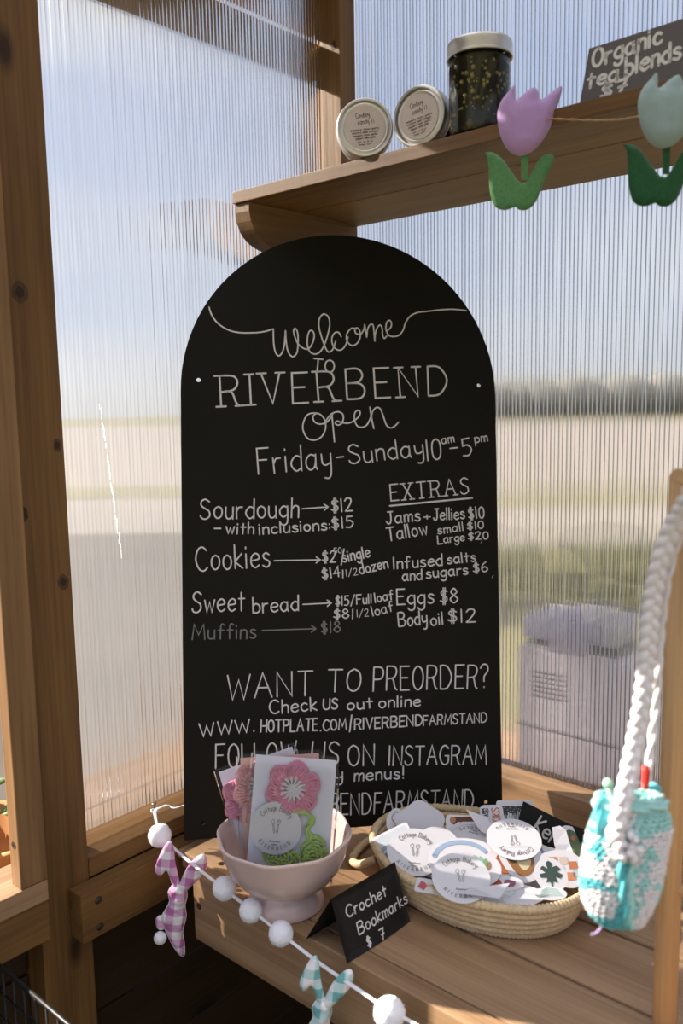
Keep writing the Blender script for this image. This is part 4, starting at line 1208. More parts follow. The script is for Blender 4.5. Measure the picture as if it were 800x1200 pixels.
# ------------------------------------------------------------------ stickers in the basket
def sticker(px, py, outline, label, name='sticker', z=.045, tilt=.30, lean=0.0, spin=0.0, mats=WHITEP, group=None, draw=None, curl=0.0, cat='sticker', thick=.0004):
    """a thin die-cut sheet whose centre is seen at a photo point; tilt lifts the far side"""
    c = on(px, py, 2, z)
    hr = Vector((CAM_R.x, CAM_R.y, 0)).normalized(); hf = Vector((CAM_F.x, CAM_F.y, 0)).normalized()
    x = (hr+Vector((0, 0, lean))).normalized(); y = (hf*cos(tilt)+Vector((0, 0, sin(tilt)))).normalized()
    m = frame(c, x, y) @ Matrix.Rotation(spin, 4, 'Z')
    if draw is None:
        o = flatcut(name, outline, thick, mats, None, m, curl)
        return tag(o, label, cat, group)
    t = thing(name, label, cat, m, group)
    flatcut('sheet', outline, thick, mats, t, None, curl)
    draw(t)
    return t
_mc = {}
def C(r, g, b):
    k = (r, g, b)
    if k not in _mc: _mc[k] = plain('print %d %d %d' % (r*100, g*100, b*100), k, rough=.5, spec=.3, var=.12, vscale=90)
    return _mc[k]
def patch(t, outline, col, z=.0003, name='print'):
    n = len(outline)
    return put(name, [(p[0], p[1], z) for p in outline], [tuple(range(n))], C(*col), t)
def strokes(t, L, w, col, z=.0004, name='print'):
    mb = MB()
    for q in L: mb.ribbon(q, w, z)
    return mb.build(name, C(*col), t)
def sc(o, k, dx=0, dy=0): return [(p[0]*k+dx, p[1]*k+dy) for p in o]

# plain undersides buried in the heap
rs_ = random.Random(8)
for k in range(26):
    while True:
        u_, v_ = rs_.uniform(-1, 1), rs_.uniform(-1, 1)
        if u_*u_+v_*v_ < .8: break
    r_ = rs_.choice((.020, .024, .028, .031))
    a_, b_ = (.118-r_), (.082-r_*.9)
    z_ = .010+.020*(k/26)
    m_ = Matrix.Translation(KC+Vector((u_*a_, v_*b_, z_))) @ Matrix.Rotation(rs_.uniform(-.16, .16), 4, 'X') @ Matrix.Rotation(rs_.uniform(-.12, .12), 4, 'Y') @ Matrix.Rotation(rs_.uniform(0, 6), 4, 'Z')
    o_ = flatcut('sticker', circle(r_, 20) if k % 3 else rrect(r_*1.8, r_*1.3, .004), .0004, WHITEP if k % 2 else WHITEB, None, m_)
    tag(o_, 'plain white sticker buried low in the basket heap', 'sticker', 'blank stickers under the heap')

def dlogo(R): return lambda t: logo(t, R, .0003, 'label_print')
D = 1/1006.0
R1 = .0330
# black card standing at the back of the basket
kc = thing('sticker_card', 'black card sign behind the stickers, the letters Ker showing', 'sign', frame(on(650, 985, 1, -.180), Vector((1, -.05, -.04)), Vector((-.02, .42, .9))))
flatcut('card', [(-.055, -.034), (.050, -.030), (.052, .022), (-.055, .030)], .0008, CARDBLK, kc)
mb = MB(); text(mb, "Ker", -.031, .003, -.002, -.006, .019, 0, .0026, z=.0003)
mb.build('lettering', CHALKBR, kc)

sticker(492, 966, wavy(.031, 5, .0022, ry=.95), 'grey scalloped sticker face down against the back left rim of the basket', z=.058, tilt=.75, spin=.3, mats=WHITEB)
sticker(468, 962, pixout([(-12, -9), (-13, 2), (-8, 11), (-2, 14), (3, 10), (2, 0), (4, -8), (-4, -12)], .0013), 'small sticker with a looped outline and green leaf at the far left rim', z=.056, tilt=.6,
        draw=lambda t: (strokes(t, [crom([Vector((-.006, -.004)), Vector((-.010, .004)), Vector((-.004, .013)), Vector((.000, .006)), Vector((-.005, -.002))], 4)], .0012, (.35, .25, .25)), patch(t, circle(.004, 12, -.004, -.009), (.35, .45, .32))))
sticker(463, 990, rrect(.052, .044, .003), 'rectangular sticker of a blue and grey layered landscape at the left rim', z=.050, tilt=.55, lean=.18, spin=.30,
        draw=lambda t: (patch(t, sc(rrect(.045, .037, .001), 1), (.55, .60, .66)), patch(t, [(-.0225, -.018), (.0225, -.018), (.0225, -.004), (0, -.001), (-.0225, -.006)], (.16, .21, .27), .00035), patch(t, [(-.0225, -.002), (.0225, .001), (.0225, .006), (-.0225, .004)], (.30, .38, .46), .00035)))
sticker(548, 967, rrect(.056, .026, .005), 'sticker of an iced chocolate cake slice near the back rim', z=.058, tilt=.7, spin=-.06,
        draw=lambda t: (patch(t, pixout([(-24, 6), (-18, 10), (-6, 11), (6, 12), (18, 10), (24, 6), (20, 2), (12, 3), (8, -1), (2, 3), (-6, 1), (-12, 4), (-18, 0), (-22, 2)], .00095), (.14, .05, .02)), patch(t, [(-.020, -.002), (.020, -.002), (.018, -.010), (-.018, -.010)], (.60, .50, .44), .00025), patch(t, circle(.004, 10, -.019, .006), (.45, .20, .10), .0004)))
sticker(512, 990, circle(.027, 36), 'plain blank round sticker between the two left logo stickers', z=.054, tilt=.42, mats=WHITEP)
sticker(552, 987, circle(.034, 36), 'white round sticker half hidden at the centre back, thin ring and lettering', z=.050, tilt=.34, spin=2.8,
        draw=lambda t: (strokes(t, [circle(.028, 40)+[(.028, 0)]], .0005, (.40, .35, .35)), logo(t, .031, .0003)))
sticker(476, 1012, pixout([(-24, 0), (-18, 9), (0, 11), (20, 8), (26, 0), (18, -9), (-4, -11), (-20, -8)], .0011), 'dark green leafy sticker peeping from under the left logo sticker', z=.046, tilt=.2,
        draw=lambda t: patch(t, pixout([(-18, 0), (-8, 6), (6, 4), (18, 5), (10, -5), (-6, -6)], .0010), (.07, .10, .05)))
sticker(486, 998, circle(R1+.001, 44), 'left round logo sticker with two spoons, reading Cottage Bakery', z=.056, tilt=.42, lean=-.04, spin=-.12, draw=dlogo(R1))
sticker(577, 962, rrect(.030, .040, .006), 'small white sticker with stacked rust and black lettering at the back rim', z=.060, tilt=.9, spin=.0,
        draw=lambda t: (lambda mb, m2, m3: (text(mb, "READ", -.012, .009, -.004, .010, .006, 0, .0010, z=.0004), mb.build('lettering', C(.06, .06, .07), t),
                        text(m3, "MORE", -.012, .001, -.004, .002, .006, 0, .0010, z=.0004), m3.build('lettering', C(.06, .06, .07), t),
                        text(m2, "BOOKS", .010, -.014, .010, .016, .010, 0, .0014, z=.0004), m2.build('lettering', C(.55, .20, .08), t)))(MB(), MB(), MB()))
def shelfdraw(t):
    patch(t, rrect(.034, .026, .0012), (.05, .05, .055))
    r = random.Random(3); mb = MB(); m2 = MB()
    x = -.0155
    while x < .0145:
        h = r.uniform(.010, .016); w = r.uniform(.0011, .0022); l = r.uniform(-.0006, .0006)
        (mb if r.random() < .8 else m2).add([(x, -.010, .0005), (x+w, -.010, .0005), (x+w+l, -.010+h, .0005), (x+l, -.010+h, .0005)], [(0, 1, 2, 3)])
        x += w+.0004
    mb.build('print', C(.62, .62, .64), t); m2.build('print', C(.30, .30, .32), t)
    mb = MB(); mb.ribbon([(-.017, -.0105), (.017, -.0105)], .0012, .0005)
    for i in range(22): mb.ribbon([(r.uniform(-.016, .016), r.uniform(.006, .012))], .0012, .0005)
    mb.build('print', C(.38, .38, .40), t)
sticker(604, 957, rrect(.048, .040, .004), 'rectangular sticker framing a black and white row of books at the back', z=.062, tilt=1.0, spin=-.02, draw=shelfdraw)
sticker(566, 968, [(-.020, .020), (.002, .012), (.022, -.012), (.018, -.018), (-.004, -.006)], 'curled white sticker with a pointed corner sticking up at the back', z=.066, tilt=.9, mats=WHITEP, curl=6)
sticker(655, 990, [(-.006, .020), (.004, .022), (.010, .016), (.012, .000), (.016, -.020), (.006, -.024), (-.002, -.018), (-.006, 0)], 'white sticker standing on edge before the black card', z=.064, tilt=.9, mats=WHITEP, curl=30)
sticker(671, 992, pixout([(-9, 18), (2, 20), (10, 12), (12, -4), (8, -18), (-4, -20), (-9, -6)], .0012), 'sticker of dark green plants at the right end of the basket', z=.058, tilt=.8,
        draw=lambda t: (patch(t, pixout([(-6, 14), (2, 16), (7, 8), (9, -4), (5, -15), (-2, -15), (-6, -4)], .0012), (.10, .14, .07)), patch(t, circle(.003, 8, .002, .010), (.45, .16, .10), .0005), patch(t, circle(.004, 8, -.002, -.006), (.22, .30, .10), .0005)))
sticker(600, 1000, circle(.034, 36), 'blank round sticker under the upside down logo sticker', z=.050, tilt=.25, mats=WHITEB)
# mug
sticker(588, 1014, pixout([(-14, 14), (-4, 18), (12, 16), (14, 0), (10, -14), (-6, -14), (-16, -4)], .0011), 'sticker of a rust orange mug, left of the cup of cream', z=.053, tilt=.45,
        draw=lambda t: (patch(t, pixout([(-4, 12), (12, 12), (11, -8), (4, -11), (-3, -8)], .00105), (.42, .13, .05)), strokes(t, [crom([Vector((-.004, .009)), Vector((-.012, .006)), Vector((-.011, -.003)), Vector((-.004, -.005))], 4)], .0025, (.42, .13, .05))))
sticker(611, 1012, pixout([(-20, 14), (0, 20), (20, 16), (20, 0), (12, -16), (-4, -20), (-16, -6)], .0012), 'sticker of a brown cup with cream and a cinnamon stick at the heap centre', z=.056, tilt=.5,
        draw=lambda t: (patch(t, pixout([(-16, 11), (0, 15), (14, 12), (12, -6), (2, -15), (-8, -10)], .0011), (.30, .14, .05)), patch(t, pixout([(-4, 10), (8, 11), (10, 0), (2, -8), (-4, 0)], .0011), (.62, .55, .33), .0004), patch(t, circle(.004, 10, -.010, .004), (.10, .07, .02), .0005), strokes(t, [[(.014, .012), (.012, -.010)]], .002, (.26, .12, .06), .0006)))
sticker(634, 1000, pixout([(-16, 8), (-6, 16), (4, 8), (18, 2), (16, -10), (4, -8), (-8, -6), (-18, -2)], .0013), 'sticker of a pale blue looped ribbon beside the black card', z=.058, tilt=.55,
        draw=lambda t: (strokes(t, [crom([Vector((.0, .0)), Vector((-.012, .002)), Vector((-.010, .013)), Vector((-.002, .010)), Vector((.003, .0)), Vector((.016, -.004))], 4)], .004, (.28, .36, .52)), patch(t, circle(.005, 10, .012, -.006), (.30, .38, .55))))
def quilt(t):
    for (x, y, cc) in ((-.010, .010, (.60, .22, .10)), (.002, .010, (.62, .50, .42)), (.012, .004, (.55, .18, .08)), (-.004, -.002, (.60, .42, .30)), (.007, -.010, (.60, .24, .12)), (.014, -.006, (.45, .50, .48)), (-.013, -.002, (.42, .46, .50))):
        patch(t, [(x-.005, y-.005), (x+.005, y-.004), (x+.005, y+.005), (x-.004, y+.005)], cc, .0004)
sticker(660, 1018, pixout([(-18, 16), (6, 20), (20, 8), (18, -14), (2, -20), (-14, -12), (-20, 0)], .0012), 'sticker of an orange and cream patchwork at the right of the heap', z=.055, tilt=.5, draw=quilt)
def dleaf(t):
    patch(t, pixout([(0, 13), (3, 10), (2, 6), (7, 8), (10, 4), (6, 2), (11, -1), (8, -5), (4, -3), (5, -9), (1, -8), (-1, -15), (-2, -8), (-6, -9), (-4, -4), (-10, -4), (-10, 0), (-5, 1), (-9, 5), (-6, 8), (-2, 5), (-3, 10)], .0012, 2), (.045, .075, .06), .0004)
sticker(645, 1024, pixout([(0, 17), (12, 10), (15, -6), (4, -18), (-10, -14), (-16, 0), (-10, 12)], .0012), 'sticker with a dark teal leaf in front of the patchwork sticker', z=.060, tilt=.55, draw=dleaf)
sticker(596, 1049, wavy(.040, 4, .003, ry=.62), 'broad white sticker sheet lying at the front rim with a faint teal heart', z=.046, tilt=.05,
        draw=lambda t: (strokes(t, [crom([Vector((.0, -.004)), Vector((-.007, .004)), Vector((-.004, .010)), Vector((0, .006)), Vector((.005, .010)), Vector((.008, .004)), Vector((0, -.004))], 3)], .0010, (.45, .60, .58)),))
sticker(645, 1047, circle(.018, 24, ry=.011), 'small oval sticker striped in pale teal at the front right rim', z=.051, tilt=.12,
        draw=lambda t: strokes(t, [[(-.013+i*.001, -.006+i*.0028), (-.002, -.002+i*.0028), (.013-i*.001, -.005+i*.0028)] for i in range(5)], .0012, (.38, .55, .50)))
sticker(590, 1035, pixout([(-18, 4), (-4, 9), (16, 6), (20, -4), (4, -9), (-14, -6)], .0011), 'small sticker of red and plum shapes below the orange mug', z=.050, tilt=.35,
        draw=lambda t: (patch(t, pixout([(-12, 2), (-4, 5), (-2, -4), (-11, -4)], .0011), (.40, .08, .06)), patch(t, pixout([(2, 4), (12, 2), (10, -4), (1, -4)], .0011), (.30, .12, .18))))
def wreath(t):
    strokes(t, [[(.033*cos(a), .025*sin(a)) for a in [i*.16 for i in range(2, 19)]]], .006, (.32, .42, .58), .0003)
sticker(541, 1008, pixout([(-32, 0), (-24, 18), (0, 25), (24, 20), (33, 2), (26, -18), (0, -26), (-24, -18)], .00125), 'round sticker edged with a broad dusty blue arc in the centre of the heap', z=.056, tilt=.42, draw=wreath)
def green(t):
    r = random.Random(6)
    for i in range(9):
        a = .2+i*.33; c_ = (.020*cos(a), .014*sin(a))
        patch(t, pixout([(0, 3), (6, 0), (0, -3), (-6, 0)], .0011, 2) and [(x*cos(a+1)-y*sin(a+1)+c_[0], x*sin(a+1)+y*cos(a+1)+c_[1]) for x, y in pixout([(0, 2.6), (6, 0), (0, -2.6), (-6, 0)], .0011, 2)], r.choice(((.22, .38, .20), (.30, .48, .36), (.35, .20, .10))), .0004)
sticker(553, 1018, pixout([(-26, 0), (-18, 14), (2, 18), (22, 12), (27, -2), (16, -16), (-10, -17)], .00125), 'sticker of a green and brown leaf wreath just behind the front logo sticker', z=.060, tilt=.42, draw=green)
sticker(567, 1008, pixout([(-10, 20), (6, 16), (14, 0), (10, -16), (-6, -20), (0, 0)], .0013), 'curved pink edged sticker right of the blue arc sticker', z=.054, tilt=.40,
        draw=lambda t: strokes(t, [crom([Vector((-.002, .018)), Vector((.008, .008)), Vector((.008, -.010)), Vector((-.002, -.018))], 4)], .002, (.45, .16, .20)))
sticker(512, 1040, rrect(.050, .022, .003), 'white sticker with a red corner under the front logo sticker', z=.050, tilt=.2, spin=-.25,
        draw=lambda t: patch(t, [(-.022, -.004), (-.014, -.008), (-.010, .002), (-.019, .006)], (.55, .12, .14)))
sticker(540, 1028, circle(R1, 44), 'front round logo sticker with two spoons at the near rim of the basket', z=.064, tilt=.40, spin=-.08, draw=dlogo(R1-.001))
sticker(602, 983, circle(R1, 44), 'round logo sticker lying upside down before the row of books sticker', z=.070, tilt=.30, spin=3.10, draw=dlogo(R1-.001))
sticker(566, 1046, [(-.030, -.006), (.016, -.010), (.030, .006), (-.010, .006)], 'curled white strip of sticker paper at the front rim beside the front logo sticker', z=.056, tilt=.3, mats=WHITEB, curl=8)
sticker(520, 1050-12, pixout([(-14, 3), (0, 6), (14, 2), (10, -5), (-8, -6)], .0012), 'thin folded sticker edge poking from the left front rim', z=.047, tilt=.1, mats=WHITEB)

# ------------------------------------------------------------------ pompom garland
nail_p = Vector((.0505, -.452, .0415))
nail_p = on(180, 953, 2, .0412)
gpath = [on(181, 950, 2, .050), on(183, 962, 0, .075), on(187, 976, 0, .092), on(205, 995, 1, -.466), on(232, 1018, 1, -.472), on(262, 1041, 1, -.476), on(294, 1066, 1, -.477), on(329, 1094, 1, -.478), on(352, 1112, 1, -.480), on(380, 1133, 1, -.482), on(420, 1160, 1, -.486), on(456, 1184, 1, -.490), on(486, 1200, 1, -.494), on(560, 1245, 1, -.50)]
mb = MB(); pts = crom(gpath, 7)
mb.tube(pts, [.0021*(1+.25*noise.noise(p*90)) for p in pts], 8, flat=.5)
tail = crom([on(181, 950, 2, .050), on(186, 947, 2, .052), on(196, 944, 2, .050), on(204, 947, 2, .048), on(212, 945, 2, .050), on(222, 943, 2, .050), on(240, 941, 2, .047)], 5)
mb.tube(tail, [.0022+.0012*abs(sin(i*.5)) for i in range(len(tail))], 8, flat=.35)
mb.tube([on(181, 950, 2, .050)+Vector((.004*cos(t), .004*sin(t), .001*sin(2*t))) for t in [i*.5 for i in range(13)]], .0016, 6)
tag(mb.build('garland_tape', RIBBON, None, True), 'thin white cotton tape strung with pompoms and rabbits along the bench edge', 'garland')
mb = MB(); c = on(181, 952, 2, .0413)
mb.tube([c, c+Vector((0, 0, .012))], .0011, 8); mb.tube([c+Vector((0, 0, .012)), c+Vector((0, 0, .0134))], .0032, 10)
tag(mb.build('nail', METAL, None, True), 'small round-headed nail in the left sill holding the garland end', 'nail')
def pompom(p, r, label, seed, group=None):
    rp_ = random.Random(seed)
    bm = bmesh.new(); bmesh.ops.create_icosphere(bm, subdivisions=4, radius=r)
    for v in bm.verts:
        n_ = v.co.normalized()
        v.co = n_*r*(1+.045*noise.noise(n_*3+Vector((seed, 0, 0)))+.05*noise.noise(n_*16))
    me = bpy.data.meshes.new('pompom'); bm.to_mesh(me); bm.free(); me.materials.append(POM)
    for q in me.polygons: q.use_smooth = True
    o = bpy.data.objects.new('pompom', me); COL.objects.link(o); o.location = p
    tag(o, label, 'pompom', group)
    f = MB()
    for k in range(1500):
        d = Vector((rp_.gauss(0, 1), rp_.gauss(0, 1), rp_.gauss(0, 1))).normalized(); s = d.orthogonal().normalized()
        s = (s*cos(k)+d.cross(s)*sin(k))*.00016
        e = d*r*rp_.uniform(1.03, 1.10)+Vector((rp_.gauss(0, 1), rp_.gauss(0, 1), rp_.gauss(0, 1)))*r*.035
        f.add([d*r*.96-s, d*r*.96+s, e], [(0, 1, 2)])
    w = f.build('wool_fibres', POM, o, kind='stuff')
    return o
pompom(on(187, 979, 0, .0860), .0148, 'white pompom hanging highest, beside the nail on the left sill', 1)
pompom(on(263, 1041, 1, -.4775), .0140, 'white pompom at the bench corner, right of the pink rabbit', 2)
pompom(on(294, 1067, 1, -.479), .0135, 'white pompom on the fascia just left of the bowl foot', 3)
pompom(on(329, 1094, 1, -.481), .0136, 'white pompom directly below the bowl foot, left of the teal rabbit', 4)
pompom(on(456, 1187, 1, -.496), .0155, 'white pompom cut by the bottom edge of the frame, right of the teal rabbit', 5)

# stuffed gingham rabbits
def rabbit(head_px, y0, k, mat, edge, label, tail_at, lean):
    """hangs from the tape by its ears; k = metres per photo pixel there"""
    p = on(*head_px, 1, y0)
    x = (CAM_R*1.0+CAM_D*0).normalized(); y = Vector((-.10*lean, 0, 1))
    t = thing('rabbit', label, 'stuffed rabbit', frame(p, (CAM_R.x, CAM_R.y, 0), (lean*.0, 0, 1)))
    body = [(-3, 8), (5, 9), (11, 3), (12, -8), (9, -20), (10, -34), (5, -52), (6, -66), (6, -82), (2, -85), (-5, -76), (-10, -66), (-16, -50), (-20, -36), (-14, -24), (-9, -14), (-10, -2)]
    body = [(x*k, yy*k) for x, yy in body]
    puffy('body', [(q.x, q.y) for q in crom([Vector(b) for b in body], 4, True)], .0075, .0095, .0022, mat, t, seam=.0010, wob=.35)
    e1 = [(-2, 5), (-5, 20), (-9, 30), (-16, 22), (-23, 20), (-27, 26), (-22, 44), (-12, 58), (-4, 61), (1, 52), (2, 34), (5, 18), (6, 6)]
    e1 = [(-3, 4), (-7, 16), (-11, 26), (-17, 20), (-22, 21), (-24, 30), (-18, 46), (-10, 60), (-4, 63), (-1, 54), (0, 36), (3, 18), (4, 6)]
    puffy('ear', [(q.x, q.y) for q in crom([Vector((x_*k, y_*k)) for x_, y_ in e1], 3, True)], .0036, .005, .0020, mat, t, mw=Matrix.Translation((0, 0, .0015)), seam=.0008, wob=.3)
    e2 = [(2, 2), (6, 14), (14, 30), (24, 42), (34, 47), (38, 40), (36, 28), (28, 16), (18, 6), (10, -1)]
    puffy('ear', [(q.x, q.y) for q in crom([Vector((x_*k, y_*k)) for x_, y_ in e2], 3, True)], .0040, .005, .0020, mat, t, mw=Matrix.Translation((0, 0, .003)), seam=.0008, wob=.3)
    ft = [(-18, -34), (-24, -34), (-28, -40), (-26, -50), (-19, -52), (-15, -44)]
    puffy('paw', [(q.x, q.y) for q in crom([Vector((x_*k, y_*k)) for x_, y_ in ft], 3, True)], .0030, .004, .0018, mat, t, mw=Matrix.Translation((0, 0, -.002)), seam=.0006)
    # pale overcast stitching along the edge
    st = MB(); cr2 = crom([Vector((b[0], b[1], 0)) for b in body], 3, True)
    for i in range(0, len(cr2)):
        q = cr2[i]; q2 = cr2[(i+1) % len(cr2)]
        st.tube([q, q2], .0007, 5)
    st.build('edge_stitching', COTTON, t, True, kind='stuff')
    tb = pompom((0, 0, 0), .0082, None, 9); del tb['category']
    tb.name = 'tail'; tb.parent = t; tb.location = (tail_at[0]*k, tail_at[1]*k, .002)
    for ch in tb.children:
        fm = ch; bpy.data.objects.remove(fm)
    return t
rabbit((207, 1043), -.479, .00107, GPINK, None, 'pink and white gingham stuffed rabbit hanging by its ears at the bench corner', (-22, -60), 1)
rabbit((376, 1178), -.497, .00092, GTEAL, None, 'teal and white gingham stuffed rabbit cut by the bottom edge of the frame', (-26, -66), 1)

# ------------------------------------------------------------------ dowel display rack at the right
rk = thing('dowel_rack', 'pale wooden dowel rack standing on the bench at the right edge', 'rack', Matrix.Translation((.70, -.345, 0)))
def dowel(name, a, b, r):
    d = Vector(b)-Vector(a); L = d.length
    mb = MB(); n = 20; prof = [(0, -L/2), (r*.93, -L/2), (r, -L/2+.001), (r, L/2-.001), (r*.93, L/2), (0, L/2)]
    mb.lathe(prof, n)
    mb.v = [Vector((v.z, v.x, v.y)) for v in mb.v]
    x = d.normalized()
    o = mb.build(name, WOODPALE, None, True)
    for p in o.data.polygons: p.use_smooth = len(p.vertices) == 4 and abs(p.normal.x) < .6
    y = x.orthogonal().normalized()
    setw(o, rk, frame((Vector(a)+Vector(b))/2, x, y))
    return o
dowel('upright', (.6995, -.345, 0), (.6995, -.345, .531), .0112)
dowel('upright', (.835, -.345, 0), (.835, -.345, .531), .0112)
pz = on(795, 1042, 1, -.345)
for z in (pz.z, .33, .50):
    dowel('crossbar', (.690, -.345, z), (.850, -.345, z), .0052)
for x in (.6995, .835):
    board('foot', (x-.012, -.40, .0), (x+.012, -.29, .010), WOODPALE, 'y', rk) if x > .8 else None
dowel('peg', (.735, -.345, .565-.035), (.735, -.455, .575-.035), .0060)

# ------------------------------------------------------------------ crocheted pouch on its white strap
PD = .655
PCt = deep(730, 1005, PD)
KP = PD/F_PX
pf = frame(PCt, CAM_R, -CAM_D)
po = thing('crochet_pouch', 'turquoise and white crocheted pouch hanging by a white cord before the basket', 'pouch', pf)
def half(v):
    """left / right extents in photo pixels at height v (y up, pixels from centre)"""
    T = [(-82, 10, 14), (-78, 24, 22), (-66, 38, 30), (-50, 46, 38), (-30, 50, 44), (-8, 48, 48), (14, 44, 52), (34, 40, 56), (50, 34, 53), (64, 30, 47), (72, 26, 40)]
    for a, b in zip(T, T[1:]):
        if a[0] <= v <= b[0]:
            f = (v-a[0])/(b[0]-a[0]); return a[1]+(b[1]-a[1])*f, a[2]+(b[2]-a[2])*f
    return (T[0][1], T[0][2]) if v < T[0][0] else (T[-1][1], T[-1][2])
def pt(v, a, off=0.0):
    L, R_ = half(v); cx = (R_-L)/2; hw = (R_+L)/2+off/KP
    dep = hw*.50
    sk = 4*sin(v*.02)
    return Vector(((cx+sk*0+hw*cos(a))*KP, v*KP, dep*sin(a)*KP))
V = []; F = []; n = 36; rows = [(-82+i*5.5) for i in range(29) if -82+i*5.5 <= 72]
for v in rows:
    for k in range(n): V.append(pt(v, 2*pi*k/n, -.0022))
for i in range(len(rows)-1):
    for k in range(n):
        l = (k+1) % n; F.append((i*n+k, i*n+l, (i+1)*n+l, (i+1)*n+k))
F.append(tuple(reversed(range(n))))
put('lining', V, F, YMINT, po, True)
mbs = {'w': MB(), 't': MB(), 'm': MB()}
rw = random.Random(12)
def colour(a, v):
    x = cos(a)*(1 if sin(a) > -.2 else 1); 
    # left third deep turquoise / white rows, middle mint, right side white; mint collar
    w = .55*noise.noise(Vector((x*2.5, v*.055, 1.7)))+.35*noise.noise(Vector((x*7, v*.16, 4)))
    seam = -.12-.0035*(v+10)
    if v > 36: return 'm' if x > -.05 else ('t' if x < -.3 and v > 44 else 'w')
    if abs(x-seam) < .08: return 't'
    if x < seam: return 't' if (w > .05 or v < -62) else 'w'
    if x < .45: return 'm' if w > -.06 else 'w'
    return 'w' if w < .22 else 'm'
v = -78.0; row = 0
while v < 74:
    L, R_ = half(v); hw = (L+R_)/2
    per = 2*pi*hw*.78; cnt = max(10, int(per/7.6))
    for k in range(cnt):
        a = 2*pi*(k+.5*(row % 2))/cnt
        a += rw.uniform(-.03, .03)
        p = pt(v+rw.uniform(-.6, .6), a); q = pt(v+2, a+.02); tan = (pt(v, a+.05)-pt(v, a-.05)).normalized()
        up = (pt(v+3, a)-pt(v-3, a)).normalized(); nn = tan.cross(up).normalized()
        col = colour(a, v)
        for s in (-1, 1):
            ax = (up*.80+tan*s*.60).normalized(); bx = ax.cross(nn).normalized()
            m = Matrix((bx, nn, ax)).transposed()
            c_ = p+tan*s*1.9*KP+nn*rw.uniform(-.0003, .0006)
            mbs[col].blob(c_, 2.1*KP, 2.4*KP, 4.3*KP, m, seg=7, rings=5)
    v += 5.6; row += 1
for c_, m_, nm in (('w', YWHITE, 'white_stitches'), ('t', YTEAL, 'turquoise_stitches'), ('m', YMINT, 'mint_stitches')):
    mbs[c_].build(nm, m_, po, True, kind='stuff')
# rolled collar, centre seam and front ridge
cl = MB()
yarn(cl, [pt(70, 2*pi*i/60, .001) for i in range(61)], .0036)
yarn(cl, [pt(64, 2*pi*i/60, .0016) for i in range(61)], .0034)
cl.build('collar', YMINT, po, True)
sm = MB()
yarn(sm, [pt(q, pi/2+.20+.004*(q+10), .0012) for q in range(-76, 60, 4)], .0034)
sm.build('seam_ridge', YTEAL, po, True)
s2 = MB()
yarn(s2, [pt(q, pi/2-.02+.002*(q+10), .0012) for q in range(-76, 44, 4)], .0032)
s2.build('seam_ridge', YMINT, po, True)
fp = MB()      # the turned-down left flap
for i in range(7):
    yarn(fp, crom([Vector((-30+i*2.6, 30+i*1.0, 12))*KP, Vector((-33+i*3, 46, 15))*KP, Vector((-32+i*3.2, 64-i*.6, 13))*KP, Vector((-26+i*3, 74-i*1.2, 8))*KP], 6), .0032)
fp.build('flap', YTEAL, po, True)
# strap: thick braided white cord up to the rack peg
sp_px = [(719, 985, .640), (724, 965, .638), (731, 935, .640), (738, 900, .645), (745, 865, .650), (753, 820, .65), (757, 780, .65), (760, 740, .645), (764, 700, .64), (772, 660, .632), (784, 625, .625), (798, 600, .615), (812, 575, .60), (822, 545, .60)]
spp = crom([deep(a, b, c_) for a, b, c_ in sp_px], 14)
sb = MB()
for s in range(3):
    q = []; L = 0
    for i, p in enumerate(spp):
        if i: L += (p-spp[i-1]).length
        t = (spp[min(i+1, len(spp)-1)]-spp[max(i-1, 0)]).normalized()
        sd = t.cross(CAM_F).normalized(); ph = L/.0048+s*2*pi/3
        q.append(p+sd*sin(ph)*.0036+sd.cross(t)*sin(2*ph)*.0018)
    sb.tube(q, .0038, 8)
invp = pf.inverted(); sb.v = [invp @ x for x in sb.v]
sb.build('strap', YWHITE, po, True)
# second end of the strap coming down behind
sp2 = crom([deep(a, b, c_) for a, b, c_ in ((752, 975, .675), (757, 930, .68), (762, 880, .68), (768, 830, .68), (771, 780, .672), (775, 730, .665), (780, 690, .655), (789, 650, .645), (801, 612, .630), (814, 580, .612))], 8)
sb = MB(); yarn(sb, sp2, .0035); sb.v = [invp @ x for x in sb.v]
sb.build('strap', YWHITE, po, True)
kn = MB(); rk_ = random.Random(2)
for i in range(26):
    c_ = Vector((rk_.gauss(-8, 7), rk_.gauss(22, 11), 26+rk_.uniform(0, 6)))*KP
    kn.blob(c_, .0034, .0034, .0042, seg=7, rings=5)
kn.build('strap_knot', YWHITE, po, True, kind='stuff')
tg = MB(); tg.tube(crom([Vector((-28, -78, 8))*KP, Vector((-34, -84, 9))*KP, Vector((-40, -86, 9))*KP], 4), .0009, 6)
tg.build('loose_thread', plain('lilac thread', (.40, .28, .50)), po, True)
